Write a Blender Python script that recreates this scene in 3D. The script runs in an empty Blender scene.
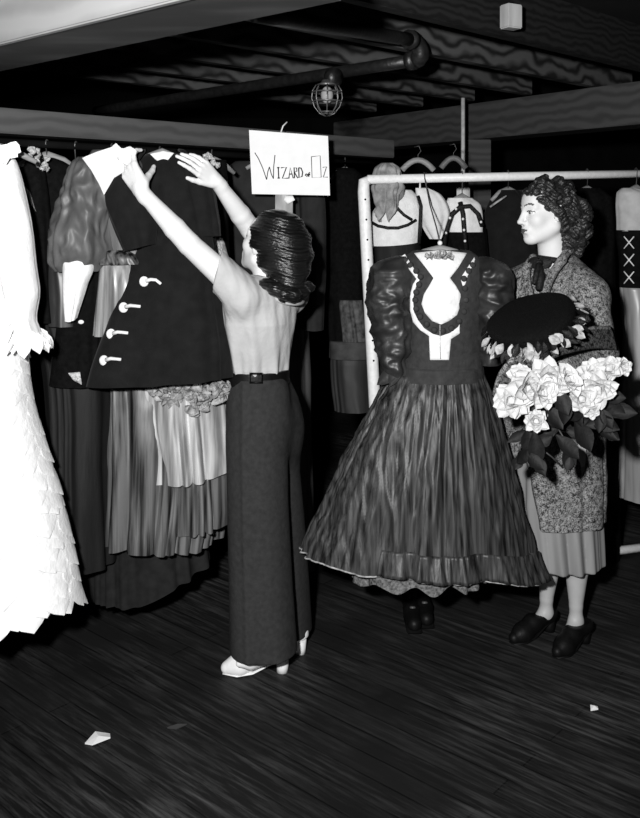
import bpy, bmesh, math, random
import numpy as np
from mathutils import Vector, Matrix, noise as mnoise
from mathutils.geometry import delaunay_2d_cdt
R = random.Random(7)
C = bpy.context.scene.collection
SC = bpy.context.scene
# ---------------------------------------------------------------- camera model (level camera with a dropped lens board)
F, CX, HY, CAMZ = 900.0, 320.0, 215.0, 1.62
RS = 0.0   # how far back the current rack garment hangs
def P(x, y, Y):
    Y = Y + RS
    return Vector(((x - CX) / F * Y, Y, CAMZ - (y - HY) / F * Y))
def floorP(x, y):
    Y = F * CAMZ / (y - HY)
    return Vector(((x - CX) / F * Y, Y, 0.0))
def lerp(a, b, t): return a + (b - a) * t
def sstep(a, b, x):
    t = min(1, max(0, (x - a) / (b - a))); return t * t * (3 - 2 * t)
# ---------------------------------------------------------------- materials
def lin(v):
    v = v / 255.0
    return v / 12.92 if v <= 0.04045 else ((v + 0.055) / 1.055) ** 2.4
MATS = {}
def mat(name, base, rough=0.7, spec=0.3, noise=0.0, scale=20.0, bump=0.0, bscale=None, sheen=0.0, aniso=(1, 1, 1), coat=0.0, detail=4, ior=1.5, metal=0.0, con=0.2):
    """a grey procedural material; base is linear albedo"""
    if name in MATS: return MATS[name]
    m = bpy.data.materials.new(name); m.use_nodes = True
    nt = m.node_tree; b = nt.nodes['Principled BSDF']
    b.inputs['Roughness'].default_value = rough
    b.inputs['Specular IOR Level'].default_value = spec
    b.inputs['Sheen Weight'].default_value = sheen
    b.inputs['Coat Weight'].default_value = coat
    b.inputs['Metallic'].default_value = metal; b.inputs['IOR'].default_value = ior
    tc = nt.nodes.new('ShaderNodeTexCoord'); mp = nt.nodes.new('ShaderNodeMapping')
    mp.inputs['Scale'].default_value = aniso
    nt.links.new(tc.outputs['Object'], mp.inputs['Vector'])
    n = nt.nodes.new('ShaderNodeTexNoise'); n.inputs['Scale'].default_value = scale; n.inputs['Detail'].default_value = detail
    nt.links.new(mp.outputs['Vector'], n.inputs['Vector'])
    r = nt.nodes.new('ShaderNodeValToRGB')
    lo, hi = max(0.0, base * (1 - noise)), min(1.0, base * (1 + noise))
    r.color_ramp.elements[0].position = 0.5 - con; r.color_ramp.elements[1].position = 0.5 + con
    r.color_ramp.elements[0].color = (lo, lo, lo, 1); r.color_ramp.elements[1].color = (hi, hi, hi, 1)
    nt.links.new(n.outputs['Fac'], r.inputs['Fac']); nt.links.new(r.outputs['Color'], b.inputs['Base Color'])
    if bump > 0:
        n2 = nt.nodes.new('ShaderNodeTexNoise'); n2.inputs['Scale'].default_value = bscale or scale * 2; n2.inputs['Detail'].default_value = 3
        nt.links.new(mp.outputs['Vector'], n2.inputs['Vector'])
        bp = nt.nodes.new('ShaderNodeBump'); bp.inputs['Strength'].default_value = bump; bp.inputs['Distance'].default_value = 0.01
        nt.links.new(n2.outputs['Fac'], bp.inputs['Height']); nt.links.new(bp.outputs['Normal'], b.inputs['Normal'])
    MATS[name] = m
    return m
def wood_mat(name, base, amt=0.5, rough=0.6, axis=(1, 0, 0), scale=9.0, dist=6.0, spec=0.2):
    """planed timber: stretched, distorted rings along an axis"""
    m = bpy.data.materials.new(name); m.use_nodes = True
    nt = m.node_tree; b = nt.nodes['Principled BSDF']
    b.inputs['Roughness'].default_value = rough; b.inputs['Specular IOR Level'].default_value = spec
    tc = nt.nodes.new('ShaderNodeTexCoord'); mp = nt.nodes.new('ShaderNodeMapping')
    mp.inputs['Rotation'].default_value = (0, 0, -math.atan2(axis[1], axis[0]))
    mp.inputs['Scale'].default_value = (0.35, 1, 1)
    nt.links.new(tc.outputs['Object'], mp.inputs['Vector'])
    w = nt.nodes.new('ShaderNodeTexWave'); w.wave_type = 'BANDS'; w.bands_direction = 'Z'
    w.inputs['Scale'].default_value = scale; w.inputs['Distortion'].default_value = dist; w.inputs['Detail'].default_value = 2; w.inputs['Detail Scale'].default_value = 0.9
    nt.links.new(mp.outputs['Vector'], w.inputs['Vector'])
    n = nt.nodes.new('ShaderNodeTexNoise'); n.inputs['Scale'].default_value = 40; n.inputs['Detail'].default_value = 4
    nt.links.new(mp.outputs['Vector'], n.inputs['Vector'])
    mx = nt.nodes.new('ShaderNodeMath'); mx.operation = 'MULTIPLY_ADD'; mx.inputs[1].default_value = 0.35
    nt.links.new(n.outputs['Fac'], mx.inputs[0]); nt.links.new(w.outputs['Fac'], mx.inputs[2])
    r = nt.nodes.new('ShaderNodeValToRGB')
    lo, hi = base * (1 - amt), base * (1 + amt)
    r.color_ramp.elements[0].position = 0.2; r.color_ramp.elements[1].position = 1.1 if False else 1.0
    r.color_ramp.elements[0].color = (lo, lo, lo, 1); r.color_ramp.elements[1].color = (hi, hi, hi, 1)
    nt.links.new(mx.outputs[0], r.inputs['Fac']); nt.links.new(r.outputs['Color'], b.inputs['Base Color'])
    MATS[name] = m
    return m
def speckle_mat(name, lo, hi, scale=260, rough=0.9, contrast=(0.42, 0.58)):
    """tweed: salt and pepper flecks"""
    m = bpy.data.materials.new(name); m.use_nodes = True
    nt = m.node_tree; b = nt.nodes['Principled BSDF']
    b.inputs['Roughness'].default_value = rough; b.inputs['Specular IOR Level'].default_value = 0.1
    tc = nt.nodes.new('ShaderNodeTexCoord')
    n = nt.nodes.new('ShaderNodeTexNoise'); n.inputs['Scale'].default_value = scale; n.inputs['Detail'].default_value = 2
    n2 = nt.nodes.new('ShaderNodeTexNoise'); n2.inputs['Scale'].default_value = scale * 0.3; n2.inputs['Detail'].default_value = 2
    for q in (n, n2): nt.links.new(tc.outputs['Object'], q.inputs['Vector'])
    mx = nt.nodes.new('ShaderNodeMix'); mx.inputs['Factor'].default_value = 0.4
    nt.links.new(n.outputs['Fac'], mx.inputs['A']); nt.links.new(n2.outputs['Fac'], mx.inputs['B'])
    r = nt.nodes.new('ShaderNodeValToRGB')
    r.color_ramp.elements[0].position = contrast[0]; r.color_ramp.elements[1].position = contrast[1]
    r.color_ramp.elements[0].color = (lo, lo, lo, 1); r.color_ramp.elements[1].color = (hi, hi, hi, 1)
    nt.links.new(mx.outputs['Result'], r.inputs['Fac']); nt.links.new(r.outputs['Color'], b.inputs['Base Color'])
    MATS[name] = m
    return m
# ---------------------------------------------------------------- objects
WL = {}
def tag(o, label=None, cat=None, group=None, kind=None):
    if label: o['label'] = label
    if cat: o['category'] = cat
    if group: o['group'] = group
    if kind: o['kind'] = kind
    return o
def thing(name, label, cat, loc, group=None):
    o = bpy.data.objects.new(name, None); C.objects.link(o)
    o.empty_display_size = 0.05
    o.location = loc; WL[o.name] = Vector(loc)
    return tag(o, label, cat, group)
def raw_mesh(name, v, f, m, parent=None, loc=None, smooth=True, mats=None, midx=None):
    base = WL[parent.name] if parent is not None else Vector(loc if loc is not None else (0, 0, 0))
    me = bpy.data.meshes.new(name)
    v = np.asarray(v, dtype=np.float64).reshape(-1, 3) - np.array(base)
    if isinstance(f, np.ndarray):
        n, k = f.shape
        me.vertices.add(len(v)); me.vertices.foreach_set('co', v.astype(np.float32).ravel())
        me.loops.add(n * k); me.loops.foreach_set('vertex_index', f.astype(np.int32).ravel())
        me.polygons.add(n); me.polygons.foreach_set('loop_start', np.arange(0, n * k, k, dtype=np.int32))
        me.update(calc_edges=True); me.validate()
    else:
        me.from_pydata([tuple(q) for q in v], [], f); me.update()
    for q in (mats or [m]): me.materials.append(q)
    if midx is not None: me.polygons.foreach_set('material_index', np.asarray(midx, dtype=np.int32))
    if smooth: me.polygons.foreach_set('use_smooth', [True] * len(me.polygons))
    o = bpy.data.objects.new(name, me); C.objects.link(o)
    if parent is not None:
        o.parent = parent; WL[o.name] = base
    else:
        o.location = base; WL[o.name] = base
    return o
class MB:
    """collects shapes in world space; build() links them as one mesh object"""
    def __init__(s): s.v = []; s.f = []
    def add(s, v, f):
        n = len(s.v); s.v += [tuple(q) for q in v]; s.f += [tuple(i + n for i in q) for q in f]
    def box(s, c, sx, sy, sz, rot=None, bev=0.0):
        rot = rot or Matrix.Identity(3); c = Vector(c)
        bm = bmesh.new(); bmesh.ops.create_cube(bm, size=1)
        for v in bm.verts: v.co = Vector((v.co.x * sx, v.co.y * sy, v.co.z * sz))
        if bev: bmesh.ops.bevel(bm, geom=bm.edges[:], offset=bev, segments=2, affect='EDGES')
        bm.verts.index_update()
        s.add([c + rot @ v.co for v in bm.verts], [[v.index for v in q.verts] for q in bm.faces]); bm.free()
    def tube(s, pts, r, n=10, cap=True, closed=False, flat=1.0, up=None):
        pts = [Vector(p) for p in pts]; m = len(pts)
        rr = r if isinstance(r, (list, tuple)) else [r] * m
        rings = []; nrm = None
        for i in range(m):
            if closed: t = (pts[(i + 1) % m] - pts[i - 1])
            else: t = pts[min(i + 1, m - 1)] - pts[max(i - 1, 0)]
            t.normalize()
            if nrm is None:
                a = Vector(up) if up else (Vector((0, 0, 1)) if abs(t.z) < 0.9 else Vector((1, 0, 0)))
                nrm = (a - t * a.dot(t)).normalized()
            else:
                nrm = (nrm - t * nrm.dot(t)).normalized()
            b = t.cross(nrm)
            rings.append([pts[i] + (nrm * math.cos(2 * math.pi * k / n) * flat + b * math.sin(2 * math.pi * k / n)) * rr[i] for k in range(n)])
        v = [q for g in rings for q in g]; f = []
        for i in range(m if closed else m - 1):
            j = (i + 1) % m
            for k in range(n):
                k2 = (k + 1) % n
                f.append((i * n + k, i * n + k2, j * n + k2, j * n + k))
        if cap and not closed:
            f.append(tuple(reversed(range(n)))); f.append(tuple((m - 1) * n + k for k in range(n)))
        s.add(v, f)
    def ball(s, c, rx, ry=None, rz=None, nu=12, nv=8, rot=None):
        ry = ry or rx; rz = rz or rx; c = Vector(c); rot = rot or Matrix.Identity(3)
        v = []; f = []
        for j in range(1, nv):
            for i in range(nu):
                a = 2 * math.pi * i / nu; b = math.pi * j / nv
                v.append(c + rot @ Vector((rx * math.sin(b) * math.cos(a), ry * math.sin(b) * math.sin(a), rz * math.cos(b))))
        for j in range(nv - 2):
            for i in range(nu):
                i2 = (i + 1) % nu
                f.append((j * nu + i, (j + 1) * nu + i, (j + 1) * nu + i2, j * nu + i2))
        t = len(v); v.append(c + rot @ Vector((0, 0, rz))); v.append(c + rot @ Vector((0, 0, -rz)))
        for i in range(nu):
            i2 = (i + 1) % nu
            f.append((t, i, i2)); f.append((t + 1, (nv - 2) * nu + i2, (nv - 2) * nu + i))
        s.add(v, f)
    def petal(s, c, along, normal, length, width, cup=0.3, nu=6, nv=7, point=0.5, curl=0.0, thick=0.0012):
        """a curved leaf or petal growing from c, as a thin closed shell"""
        along = Vector(along).normalized(); normal = Vector(normal); normal = (normal - along * normal.dot(along)).normalized()
        side = along.cross(normal); c = Vector(c); v = []; f = []
        for layer in (0, 1):
            for j in range(nv):
                t = j / (nv - 1)
                w = width * 0.5 * (math.sin(math.pi * min(1, t ** (0.7 + point * 0.4))) ** (0.40 + point * 0.65) + 0.12 * (1 - t))
                for i in range(nu):
                    u = 2 * i / (nu - 1) - 1
                    z = cup * w * (u * u) * 1.2 + curl * length * t * t
                    v.append(c + along * (length * t) + side * (w * u) + normal * (z - layer * thick))
        n = nu * nv
        for j in range(nv - 1):
            for i in range(nu - 1):
                a = j * nu + i
                f.append((a, a + 1, a + nu + 1, a + nu)); f.append((n + a, n + a + nu, n + a + nu + 1, n + a + 1))
        s.add(v, f)
    def build(s, name, m, parent=None, loc=None, smooth=True):
        if loc is None and parent is None:
            a = np.array(s.v); loc = ((a[:, 0].min() + a[:, 0].max()) / 2, (a[:, 1].min() + a[:, 1].max()) / 2, a[:, 2].min())
        return raw_mesh(name, s.v, s.f, m, parent, loc, smooth)
def catmull(tab, t):
    """rows: list of equal-length tuples, first entry the key; returns the row at key t (monotone-ish cubic)"""
    k = [r[0] for r in tab]
    if t <= k[0]: return list(tab[0])
    if t >= k[-1]: return list(tab[-1])
    i = max(j for j in range(len(k) - 1) if k[j] <= t)
    u = (t - k[i]) / (k[i + 1] - k[i]); out = [t]
    for c in range(1, len(tab[0])):
        p1, p2 = tab[i][c], tab[i + 1][c]
        m1 = (tab[i + 1][c] - tab[max(i - 1, 0)][c]) / max(1e-6, (k[i + 1] - k[max(i - 1, 0)])) * (k[i + 1] - k[i])
        m2 = (tab[min(i + 2, len(k) - 1)][c] - tab[i][c]) / max(1e-6, (k[min(i + 2, len(k) - 1)] - k[i])) * (k[i + 1] - k[i])
        out.append((2 * u**3 - 3 * u**2 + 1) * p1 + (u**3 - 2 * u**2 + u) * m1 + (-2 * u**3 + 3 * u**2) * p2 + (u**3 - u**2) * m2)
    return out
class Cloth:
    """a hanging garment piece: a closed tube of elliptical sections with folds.
    rows: (y, x_left, x_right, Y, half_depth); folds: list of (count, amplitude m, skew, sharp)"""
    def __init__(s, rows, folds=(), grow=1.0, seed=0, hem=None, warp=1.1, cr=(0.004, 7.0, 0.35)):
        s.rows = rows; s.folds = folds; s.grow = grow; s.hem = hem; s.cr = cr; s.so = Vector((seed * 3.7, seed * 1.3, 0))
        q = random.Random(seed); s.ph = [q.uniform(0, 6.28) for _ in folds]
        s.w = [(k + 1, q.uniform(0, 6.28), warp * q.uniform(0.5, 1)) for k in range(5)]
        s.y0, s.y1 = rows[0][0], rows[-1][0]
    def fold(s, th, v):
        tw = th + sum(a * math.sin(n * th + p) / (n + 1) for n, p, a in s.w)
        f = 0
        for (n, a, skew, sharp), ph in zip(s.folds, s.ph):
            c = math.sin(n * tw + ph + skew * v + 0.5 * math.sin(2.3 * v + ph))
            if sharp: c = 2 * abs(math.sin(0.5 * (n * tw + ph + skew * v))) ** 0.6 - 1.2
            c *= 0.65 + 0.7 * math.sin(1.7 * th + ph * 3) * math.sin(3.1 * th + ph)
            f += a * c
        return f * (lerp(1 - s.grow, 1, v) if s.grow >= 0 else 1)
    def at(s, th, v, off=0.0):
        y = lerp(s.y0, s.y1, v)
        _, xl, xr, Y, d = catmull(s.rows, y)
        c, sn = math.cos(th), math.sin(th)
        f = s.fold(th, v) + off
        w = (xr - xl) / 2; xc = (xl + xr) / 2
        yy = y + (s.hem(c, sn) * v * v if s.hem else 0)
        p = P(xc + w * c, yy, Y)
        if s.cr[0]:
            g = p + Vector((0, -d * sn, 0)) + s.so
            w1 = mnoise.noise(Vector((g.x * s.cr[1], g.y * s.cr[1], g.z * s.cr[1] * s.cr[2])))
            w2 = mnoise.noise(Vector((g.x * s.cr[1] * 2.3 + 9, g.y * s.cr[1] * 2.3, g.z * s.cr[1] * 2.3 * s.cr[2] + w1)))
            f += s.cr[0] * ((1 - 2.6 * abs(w1)) + 0.5 * (1 - 2.6 * abs(w2))) * min(1, v * 8)
        p.x += f * c; p.y -= (d + f) * sn
        return p
    def front(s, x, y, off=0.006):
        _, xl, xr, Y, d = catmull(s.rows, y)
        u = max(-0.98, min(0.98, (x - (xl + xr) / 2) / ((xr - xl) / 2)))
        return P(x, y, Y - d * math.sqrt(1 - u * u) - off)
    def mesh(s, nth=96, nv=40, cap=True):
        v = []; f = []
        for j in range(nv + 1):
            for i in range(nth):
                v.append(s.at(2 * math.pi * i / nth, j / nv))
        for j in range(nv):
            for i in range(nth):
                i2 = (i + 1) % nth
                f.append((j * nth + i, j * nth + i2, (j + 1) * nth + i2, (j + 1) * nth + i))
        if cap:
            t = len(v); c = Vector((0, 0, 0))
            for i in range(nth): c += v[i]
            v.append(c / nth)
            for i in range(nth): f.append((t, (i + 1) % nth, i))
        return v, f
    def build(s, name, m, parent=None, loc=None, nth=96, nv=40, cap=True):
        v, f = s.mesh(nth, nv, cap)
        return raw_mesh(name, v, f, m, parent, loc)
def applique(mb, poly, fn, step=3.0, thick=0.004):
    """a flat piece of cloth cut to an outline and laid on a surface: poly is in outline units, fn maps (x, y, off) to space"""
    n = len(poly); pts = []
    for i in range(n):
        a, b = Vector(poly[i]), Vector(poly[(i + 1) % n]); k = max(1, int((b - a).length / step))
        for j in range(k): pts.append(a.lerp(b, j / k))
    ne = len(pts); x0 = min(p[0] for p in poly); x1 = max(p[0] for p in poly); y0 = min(p[1] for p in poly); y1 = max(p[1] for p in poly)
    def ins(x, y):
        c = False; j = n - 1
        for i in range(n):
            xi, yi = poly[i]; xj, yj = poly[j]
            if (yi > y) != (yj > y) and x < (xj - xi) * (y - yi) / (yj - yi) + xi: c = not c
            j = i
        return c
    yy = y0 + step / 2
    while yy < y1:
        xx = x0 + step / 2
        while xx < x1:
            if ins(xx, yy) and min((Vector((xx, yy)) - q).length for q in pts[:ne]) > step * 0.5: pts.append(Vector((xx, yy)))
            xx += step
        yy += step
    vo, eo, fo, *_ = delaunay_2d_cdt(pts, [(i, (i + 1) % ne) for i in range(ne)], [list(range(ne))], 1, 1e-4)
    top = [fn(p.x, p.y, thick) for p in vo]; bot = [fn(p.x, p.y, 0.0) for p in vo]; m = len(vo)
    f = []
    a = Vector((0, 0, 0))
    for q in fo:
        q = list(q)
        nn = (top[q[1]] - top[q[0]]).cross(top[q[2]] - top[q[0]])
        if nn.y > 0: q.reverse()
        f.append(tuple(q)); f.append(tuple(i + m for i in reversed(q)))
    cnt = {}
    for q in f[::2]:
        for i in range(len(q)): cnt[(q[i], q[(i + 1) % len(q)])] = 1
    for (i, j) in list(cnt):
        if (j, i) not in cnt: f.append((j, i, i + m, j + m))
    mb.add(top + bot, f)
# ---------------------------------------------------------------- implicit surfaces for figures and fitted clothes
class Field:
    def __init__(s, lo, hi, h):
        s.lo = np.array(lo, dtype=np.float64); s.h = h
        s.n = np.ceil((np.array(hi) - s.lo) / h).astype(int) + 1
        s.g = np.full(s.n, 0.5, dtype=np.float32)
    def _sub(s, lo, hi, m):
        i0 = np.clip(np.floor((np.array(lo) - m - s.lo) / s.h).astype(int), 0, s.n); i1 = np.clip(np.ceil((np.array(hi) + m - s.lo) / s.h).astype(int) + 1, 0, s.n)
        if (i1 <= i0).any(): return None, None
        ax = [(s.lo[a] + np.arange(i0[a], i1[a]) * s.h).astype(np.float32) for a in range(3)]
        return tuple(slice(i0[a], i1[a]) for a in range(3)), (ax[0][:, None, None], ax[1][None, :, None], ax[2][None, None, :])
    def comb(s, fn, lo, hi, k=0.01, sub=False):
        sl, X = s._sub(lo, hi, k + 3 * s.h)
        if sl is None: return
        d = fn(*X); a = s.g[sl]
        if sub:
            d = -d; hh = np.maximum(k - np.abs(a - d), 0) / k; s.g[sl] = np.maximum(a, d) + hh * hh * k * 0.25
        else:
            hh = np.maximum(k - np.abs(a - d), 0) / k; s.g[sl] = np.minimum(a, d) - hh * hh * k * 0.25
    def cone(s, p, q, r1, r2=None, k=0.01, sub=False, squash=None):
        r2 = r1 if r2 is None else r2; p = np.array(p); q = np.array(q); ba = q - p; l2 = float(ba @ ba) + 1e-12
        def fn(X, Y, Z):
            dx, dy, dz = X - p[0], Y - p[1], Z - p[2]
            t = np.clip((dx * ba[0] + dy * ba[1] + dz * ba[2]) / l2, 0, 1)
            ex, ey, ez = dx - ba[0] * t, dy - ba[1] * t, dz - ba[2] * t
            d = np.sqrt(ex * ex + ey * ey + ez * ez)
            return d - (r1 + (r2 - r1) * t)
        r = max(r1, r2); s.comb(fn, np.minimum(p, q) - r, np.maximum(p, q) + r, k, sub)
    def ell(s, c, rad, rot=None, k=0.01, sub=False):
        c = np.array(c); M = np.array(rot if rot is not None else Matrix.Identity(3)); rad = np.array(rad)
        def fn(X, Y, Z):
            dx, dy, dz = X - c[0], Y - c[1], Z - c[2]
            a = [(M[0, i] * dx + M[1, i] * dy + M[2, i] * dz) / rad[i] for i in range(3)]
            k0 = np.sqrt(a[0]**2 + a[1]**2 + a[2]**2); k1 = np.sqrt((a[0] / rad[0])**2 + (a[1] / rad[1])**2 + (a[2] / rad[2])**2) + 1e-6
            return k0 * (k0 - 1) / k1
        r = rad.max(); s.comb(fn, c - r, c + r, k, sub)
    def loft(s, rows, k=0.01, fold=None, sub=False, cap=0.0, ang=0.0):
        """rows: (z, cx, cy, a, b), rising z; ang turns the long axis about z"""
        A = np.array(sorted(rows)); z = A[:, 0]; ca, sa = math.cos(ang), math.sin(ang)
        def fn(X, Y, Z):
            zz = Z.ravel(); g = lambda i: np.interp(zz, z, A[:, i]).astype(np.float32)[None, None, :]
            cx, cy, a, b = g(1), g(2), g(3), g(4)
            px, py = X - cx, Y - cy
            dx, dy = px * ca + py * sa, -px * sa + py * ca
            q = np.sqrt((dx / a)**2 + (dy / b)**2)
            if fold is not None:
                th = np.arctan2(dy / b, dx / a); q = q - fold(th, Z) / np.minimum(a, b)
            d = (q - 1) * np.minimum(a, b)
            return np.maximum(d, np.maximum(z[0] - Z, Z - z[-1]))
        r = A[:, 3:5].max() * 1.05 + 0.02
        s.comb(fn, (A[:, 1].min() - r, A[:, 2].min() - r, z[0]), (A[:, 1].max() + r, A[:, 2].max() + r, z[-1]), k, sub)
    def cut(s, p, n, lo=None, hi=None, k=0.004):
        """removes what lies on the side n points to, within a box"""
        p = np.array(p); n = np.array(n); n = n / np.linalg.norm(n)
        lo = lo if lo is not None else s.lo; hi = hi if hi is not None else s.lo + s.h * s.n
        sl, X = s._sub(lo, hi, 0)
        d = (X[0] - p[0]) * n[0] + (X[1] - p[1]) * n[1] + (X[2] - p[2]) * n[2]
        s.g[sl] = np.maximum(s.g[sl], d)
    def ripple(s, fn, lo=None, hi=None):
        lo = lo if lo is not None else s.lo; hi = hi if hi is not None else s.lo + s.h * s.n
        sl, X = s._sub(lo, hi, 0); s.g[sl] += fn(*X)
    def surface(s, smooth=1):
        g = s.g; g[0] = g[-1] = 0.5; g[:, 0] = g[:, -1] = 0.5; g[:, :, 0] = g[:, :, -1] = 0.5
        I = g < 0; n = np.array(g.shape) - 1
        cs = [I[a:a + n[0], b:b + n[1], c:c + n[2]] for a in (0, 1) for b in (0, 1) for c in (0, 1)]
        anyi = cs[0].copy(); alli = cs[0].copy()
        for q in cs[1:]: anyi |= q; alli &= q
        act = anyi & ~alli; idx = np.argwhere(act); lini = (idx[:, 0] * n[1] + idx[:, 1]) * n[2] + idx[:, 2]
        acc = np.zeros((len(idx), 3)); cnt = np.zeros(len(idx))
        for ax in range(3):
            o1, o2 = [q for q in range(3) if q != ax]
            for a in (0, 1):
                for b in (0, 1):
                    off = np.zeros(3, int); off[o1] = a; off[o2] = b
                    i = idx + off; j = i.copy(); j[:, ax] += 1
                    va = g[i[:, 0], i[:, 1], i[:, 2]].astype(np.float64); vb = g[j[:, 0], j[:, 1], j[:, 2]].astype(np.float64)
                    m = (va < 0) != (vb < 0); t = np.where(m, va / np.where(m, va - vb, 1), 0)
                    pt = i.astype(float); pt[:, ax] += t
                    acc += pt * m[:, None]; cnt += m
        V = acc / cnt[:, None]; quads = []
        for ax in range(3):
            o1, o2 = (ax + 1) % 3, (ax + 2) % 3
            sl0 = [slice(None)] * 3; sl1 = [slice(None)] * 3; sl0[ax] = slice(0, -1); sl1[ax] = slice(1, None)
            ch = np.argwhere(I[tuple(sl0)] != I[tuple(sl1)])
            ch = ch[(ch[:, o1] > 0) & (ch[:, o2] > 0)]
            ins = I[ch[:, 0], ch[:, 1], ch[:, 2]]
            def L(d1, d2):
                q = ch.copy(); q[:, o1] -= d1; q[:, o2] -= d2
                return np.searchsorted(lini, (q[:, 0] * n[1] + q[:, 1]) * n[2] + q[:, 2])
            Q = np.stack([L(1, 1), L(0, 1), L(0, 0), L(1, 0)], 1)
            Q[~ins] = Q[~ins][:, ::-1]; quads.append(Q)
        Q = np.concatenate(quads)
        for _ in range(smooth):
            S = np.zeros_like(V); c = np.zeros(len(V))
            for a in range(4):
                b = (a + 1) % 4
                np.add.at(S, Q[:, a], V[Q[:, b]]); np.add.at(S, Q[:, b], V[Q[:, a]]); np.add.at(c, Q[:, a], 1); np.add.at(c, Q[:, b], 1)
            V = V * 0.5 + S / np.maximum(c, 1)[:, None] * 0.5
        return s.lo + V * s.h, Q
# ---------------------------------------------------------------- palette
M_GOWN = mat('white_organdie', 0.78, 0.8, 0.1, 0.08, 14, 0.25, 60, sheen=0.1)
M_WHITE = mat('white_cotton', 0.72, 0.8, 0.15, 0.10, 30, 0.2, 90)
M_LACE = mat('white_lace', 0.45, 0.8, 0.2, 0.55, 160, 0.6, 200)
M_BLACK = mat('black_wool', 0.005, 0.95, 0.03, 0.3, 60, 0.15, 160)
M_COAT = mat('dark_felt', 0.0075, 0.85, 0.10, 0.25, 25, 0.15, 200, sheen=0.04)
M_GREYCOAT = mat('charcoal_cloth', 0.022, 0.9, 0.1, 0.2, 18, 0.1, 160)
M_DARKSKIRT = mat('dark_moire', 0.008, 0.65, 0.2, 0.4, 18, 0.2, 60, aniso=(1, 1, 0.15))
M_SATIN = mat('grey_satin', 0.085, 0.5, 0.4, 0.35, 12, 0.3, 30, aniso=(1, 1, 0.35))
M_SHEENSTREAK = mat('sheen_streaked_satin', 0.072, 0.40, 0.5, 0.95, 42, 0.2, 40, aniso=(1, 1, 0.03), con=0.12)  # satin sheen and fold shade put into the colour as streaks
M_PALESATIN = mat('pale_satin', 0.34, 0.42, 0.5, 0.55, 32, 0.2, 20, aniso=(1, 1, 0.06), con=0.15)  # dark folds are drawn as streaks in the colour
M_ROSE = mat('crumpled_taffeta', 0.30, 0.5, 0.4, 0.55, 55, 0.4, 70)
M_TAFFETA = mat('dark_taffeta', 0.027, 0.48, 0.45, 0.85, 75, 0.3, 60, aniso=(1, 1, 0.03), con=0.16)
M_TAFSLEEVE = mat('taffeta_sleeve', 0.022, 0.45, 0.5, 0.5, 14, 0.2, 30)
M_BODICE = mat('dark_linen', 0.030, 0.75, 0.2, 0.25, 50, 0.15, 120)
M_TRIMBLK = mat('black_braid', 0.006, 0.6, 0.3, 0.3, 120, 0.4, 200)
M_WHITEPAINT = mat('chipped_white_paint', 0.85, 0.45, 0.4, 0.08, 60, 0.1, 60)
M_SKIN = mat('skin', 0.66, 0.55, 0.25, 0.04, 20)
M_SKINSHADE = mat('stockinged_leg', 0.40, 0.5, 0.3, 0.06, 20)
M_LIP = mat('lipstick', 0.09, 0.4, 0.4)
M_BROW = mat('eyebrow', 0.10, 0.8, 0.1)
M_EYE = mat('eye', 0.06, 0.15, 0.5)
M_EYEWHITE = mat('eye_white', 0.6, 0.2, 0.5)
M_HAIR1 = mat('black_hair', 0.006, 0.34, 0.55, 0.5, 60, 0.35, 90, aniso=(0.35, 0.35, 3))
M_HAIR2 = mat('dark_brown_hair', 0.016, 0.42, 0.5, 0.7, 70, 0.6, 110)
M_BLOUSE = mat('pale_grey_crepe', 0.42, 0.75, 0.15, 0.06, 20, 0.15, 70)
M_TROUSER = mat('charcoal_flannel', 0.028, 0.95, 0.08, 0.18, 60, 0.1, 200)
M_LEATHER = mat('black_leather', 0.004, 0.5, 0.16, 0.2, 60, 0.1, 90)
M_WHITELEATHER = mat('white_leather', 0.74, 0.4, 0.4, 0.05, 40, 0.1, 80)
M_METAL = mat('dull_steel', 0.16, 0.4, 0.5, 0.3, 60, metal=0.6)
M_TWEED = speckle_mat('salt_and_pepper_tweed', 0.012, 0.30, 230, contrast=(0.40, 0.62))
M_TWEEDDARK = speckle_mat('tweed_binding', 0.006, 0.12, 160)
M_DRESS2 = mat('pale_grey_silk', 0.21, 0.5, 0.35, 0.15, 14, 0.15, 30, aniso=(1, 1, 0.2))
M_PAPER = mat('white_card', 0.80, 0.7, 0.2, 0.03, 20)
M_INK = mat('black_ink', 0.012, 0.6, 0.2)
M_PETAL = mat('white_petal', 0.58, 0.7, 0.15, 0.08, 30)
M_LEAF = mat('dark_leaf', 0.007, 0.6, 0.22, 0.4, 30, 0.3, 40)
M_STEM = mat('flower_stem', 0.03, 0.5, 0.4, 0.2, 40)
M_PALEWOOD = mat('pale_hanger_wood', 0.24, 0.5, 0.3, 0.3, 30, aniso=(0.3, 0.3, 3))
A_DIR = Vector((0.717, 0.697, 0)); B_DIR = Vector((-0.75, 0.66, 0))
M_BEAM = wood_mat('ledger_timber', 0.06, 0.17, 0.6, (0.734, 0.679), 7, 7)
M_GIRDER = wood_mat('girder_timber', 0.05, 0.22, 0.65, (-0.6, 0.8), 6, 7)
M_JOIST = wood_mat('joist_timber', 0.045, 0.7, 0.6, (0.717, 0.697), 5, 14)
M_JOISTSHADE = wood_mat('shaded_joist', 0.008, 0.5, 0.8, (0.717, 0.697), 11, 9)  # near joist's shade is put into this darker timber colour
M_NEARBEAM = wood_mat('near_beam_lit_face', 0.26, 0.12, 0.7, (-0.75, 0.66), 4, 3)
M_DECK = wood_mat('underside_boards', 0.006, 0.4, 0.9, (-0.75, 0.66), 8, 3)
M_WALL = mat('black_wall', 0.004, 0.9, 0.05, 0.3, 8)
M_PIPE = mat('black_iron_pipe', 0.010, 0.42, 0.5, 0.4, 40, 0.2, 60)

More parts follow.
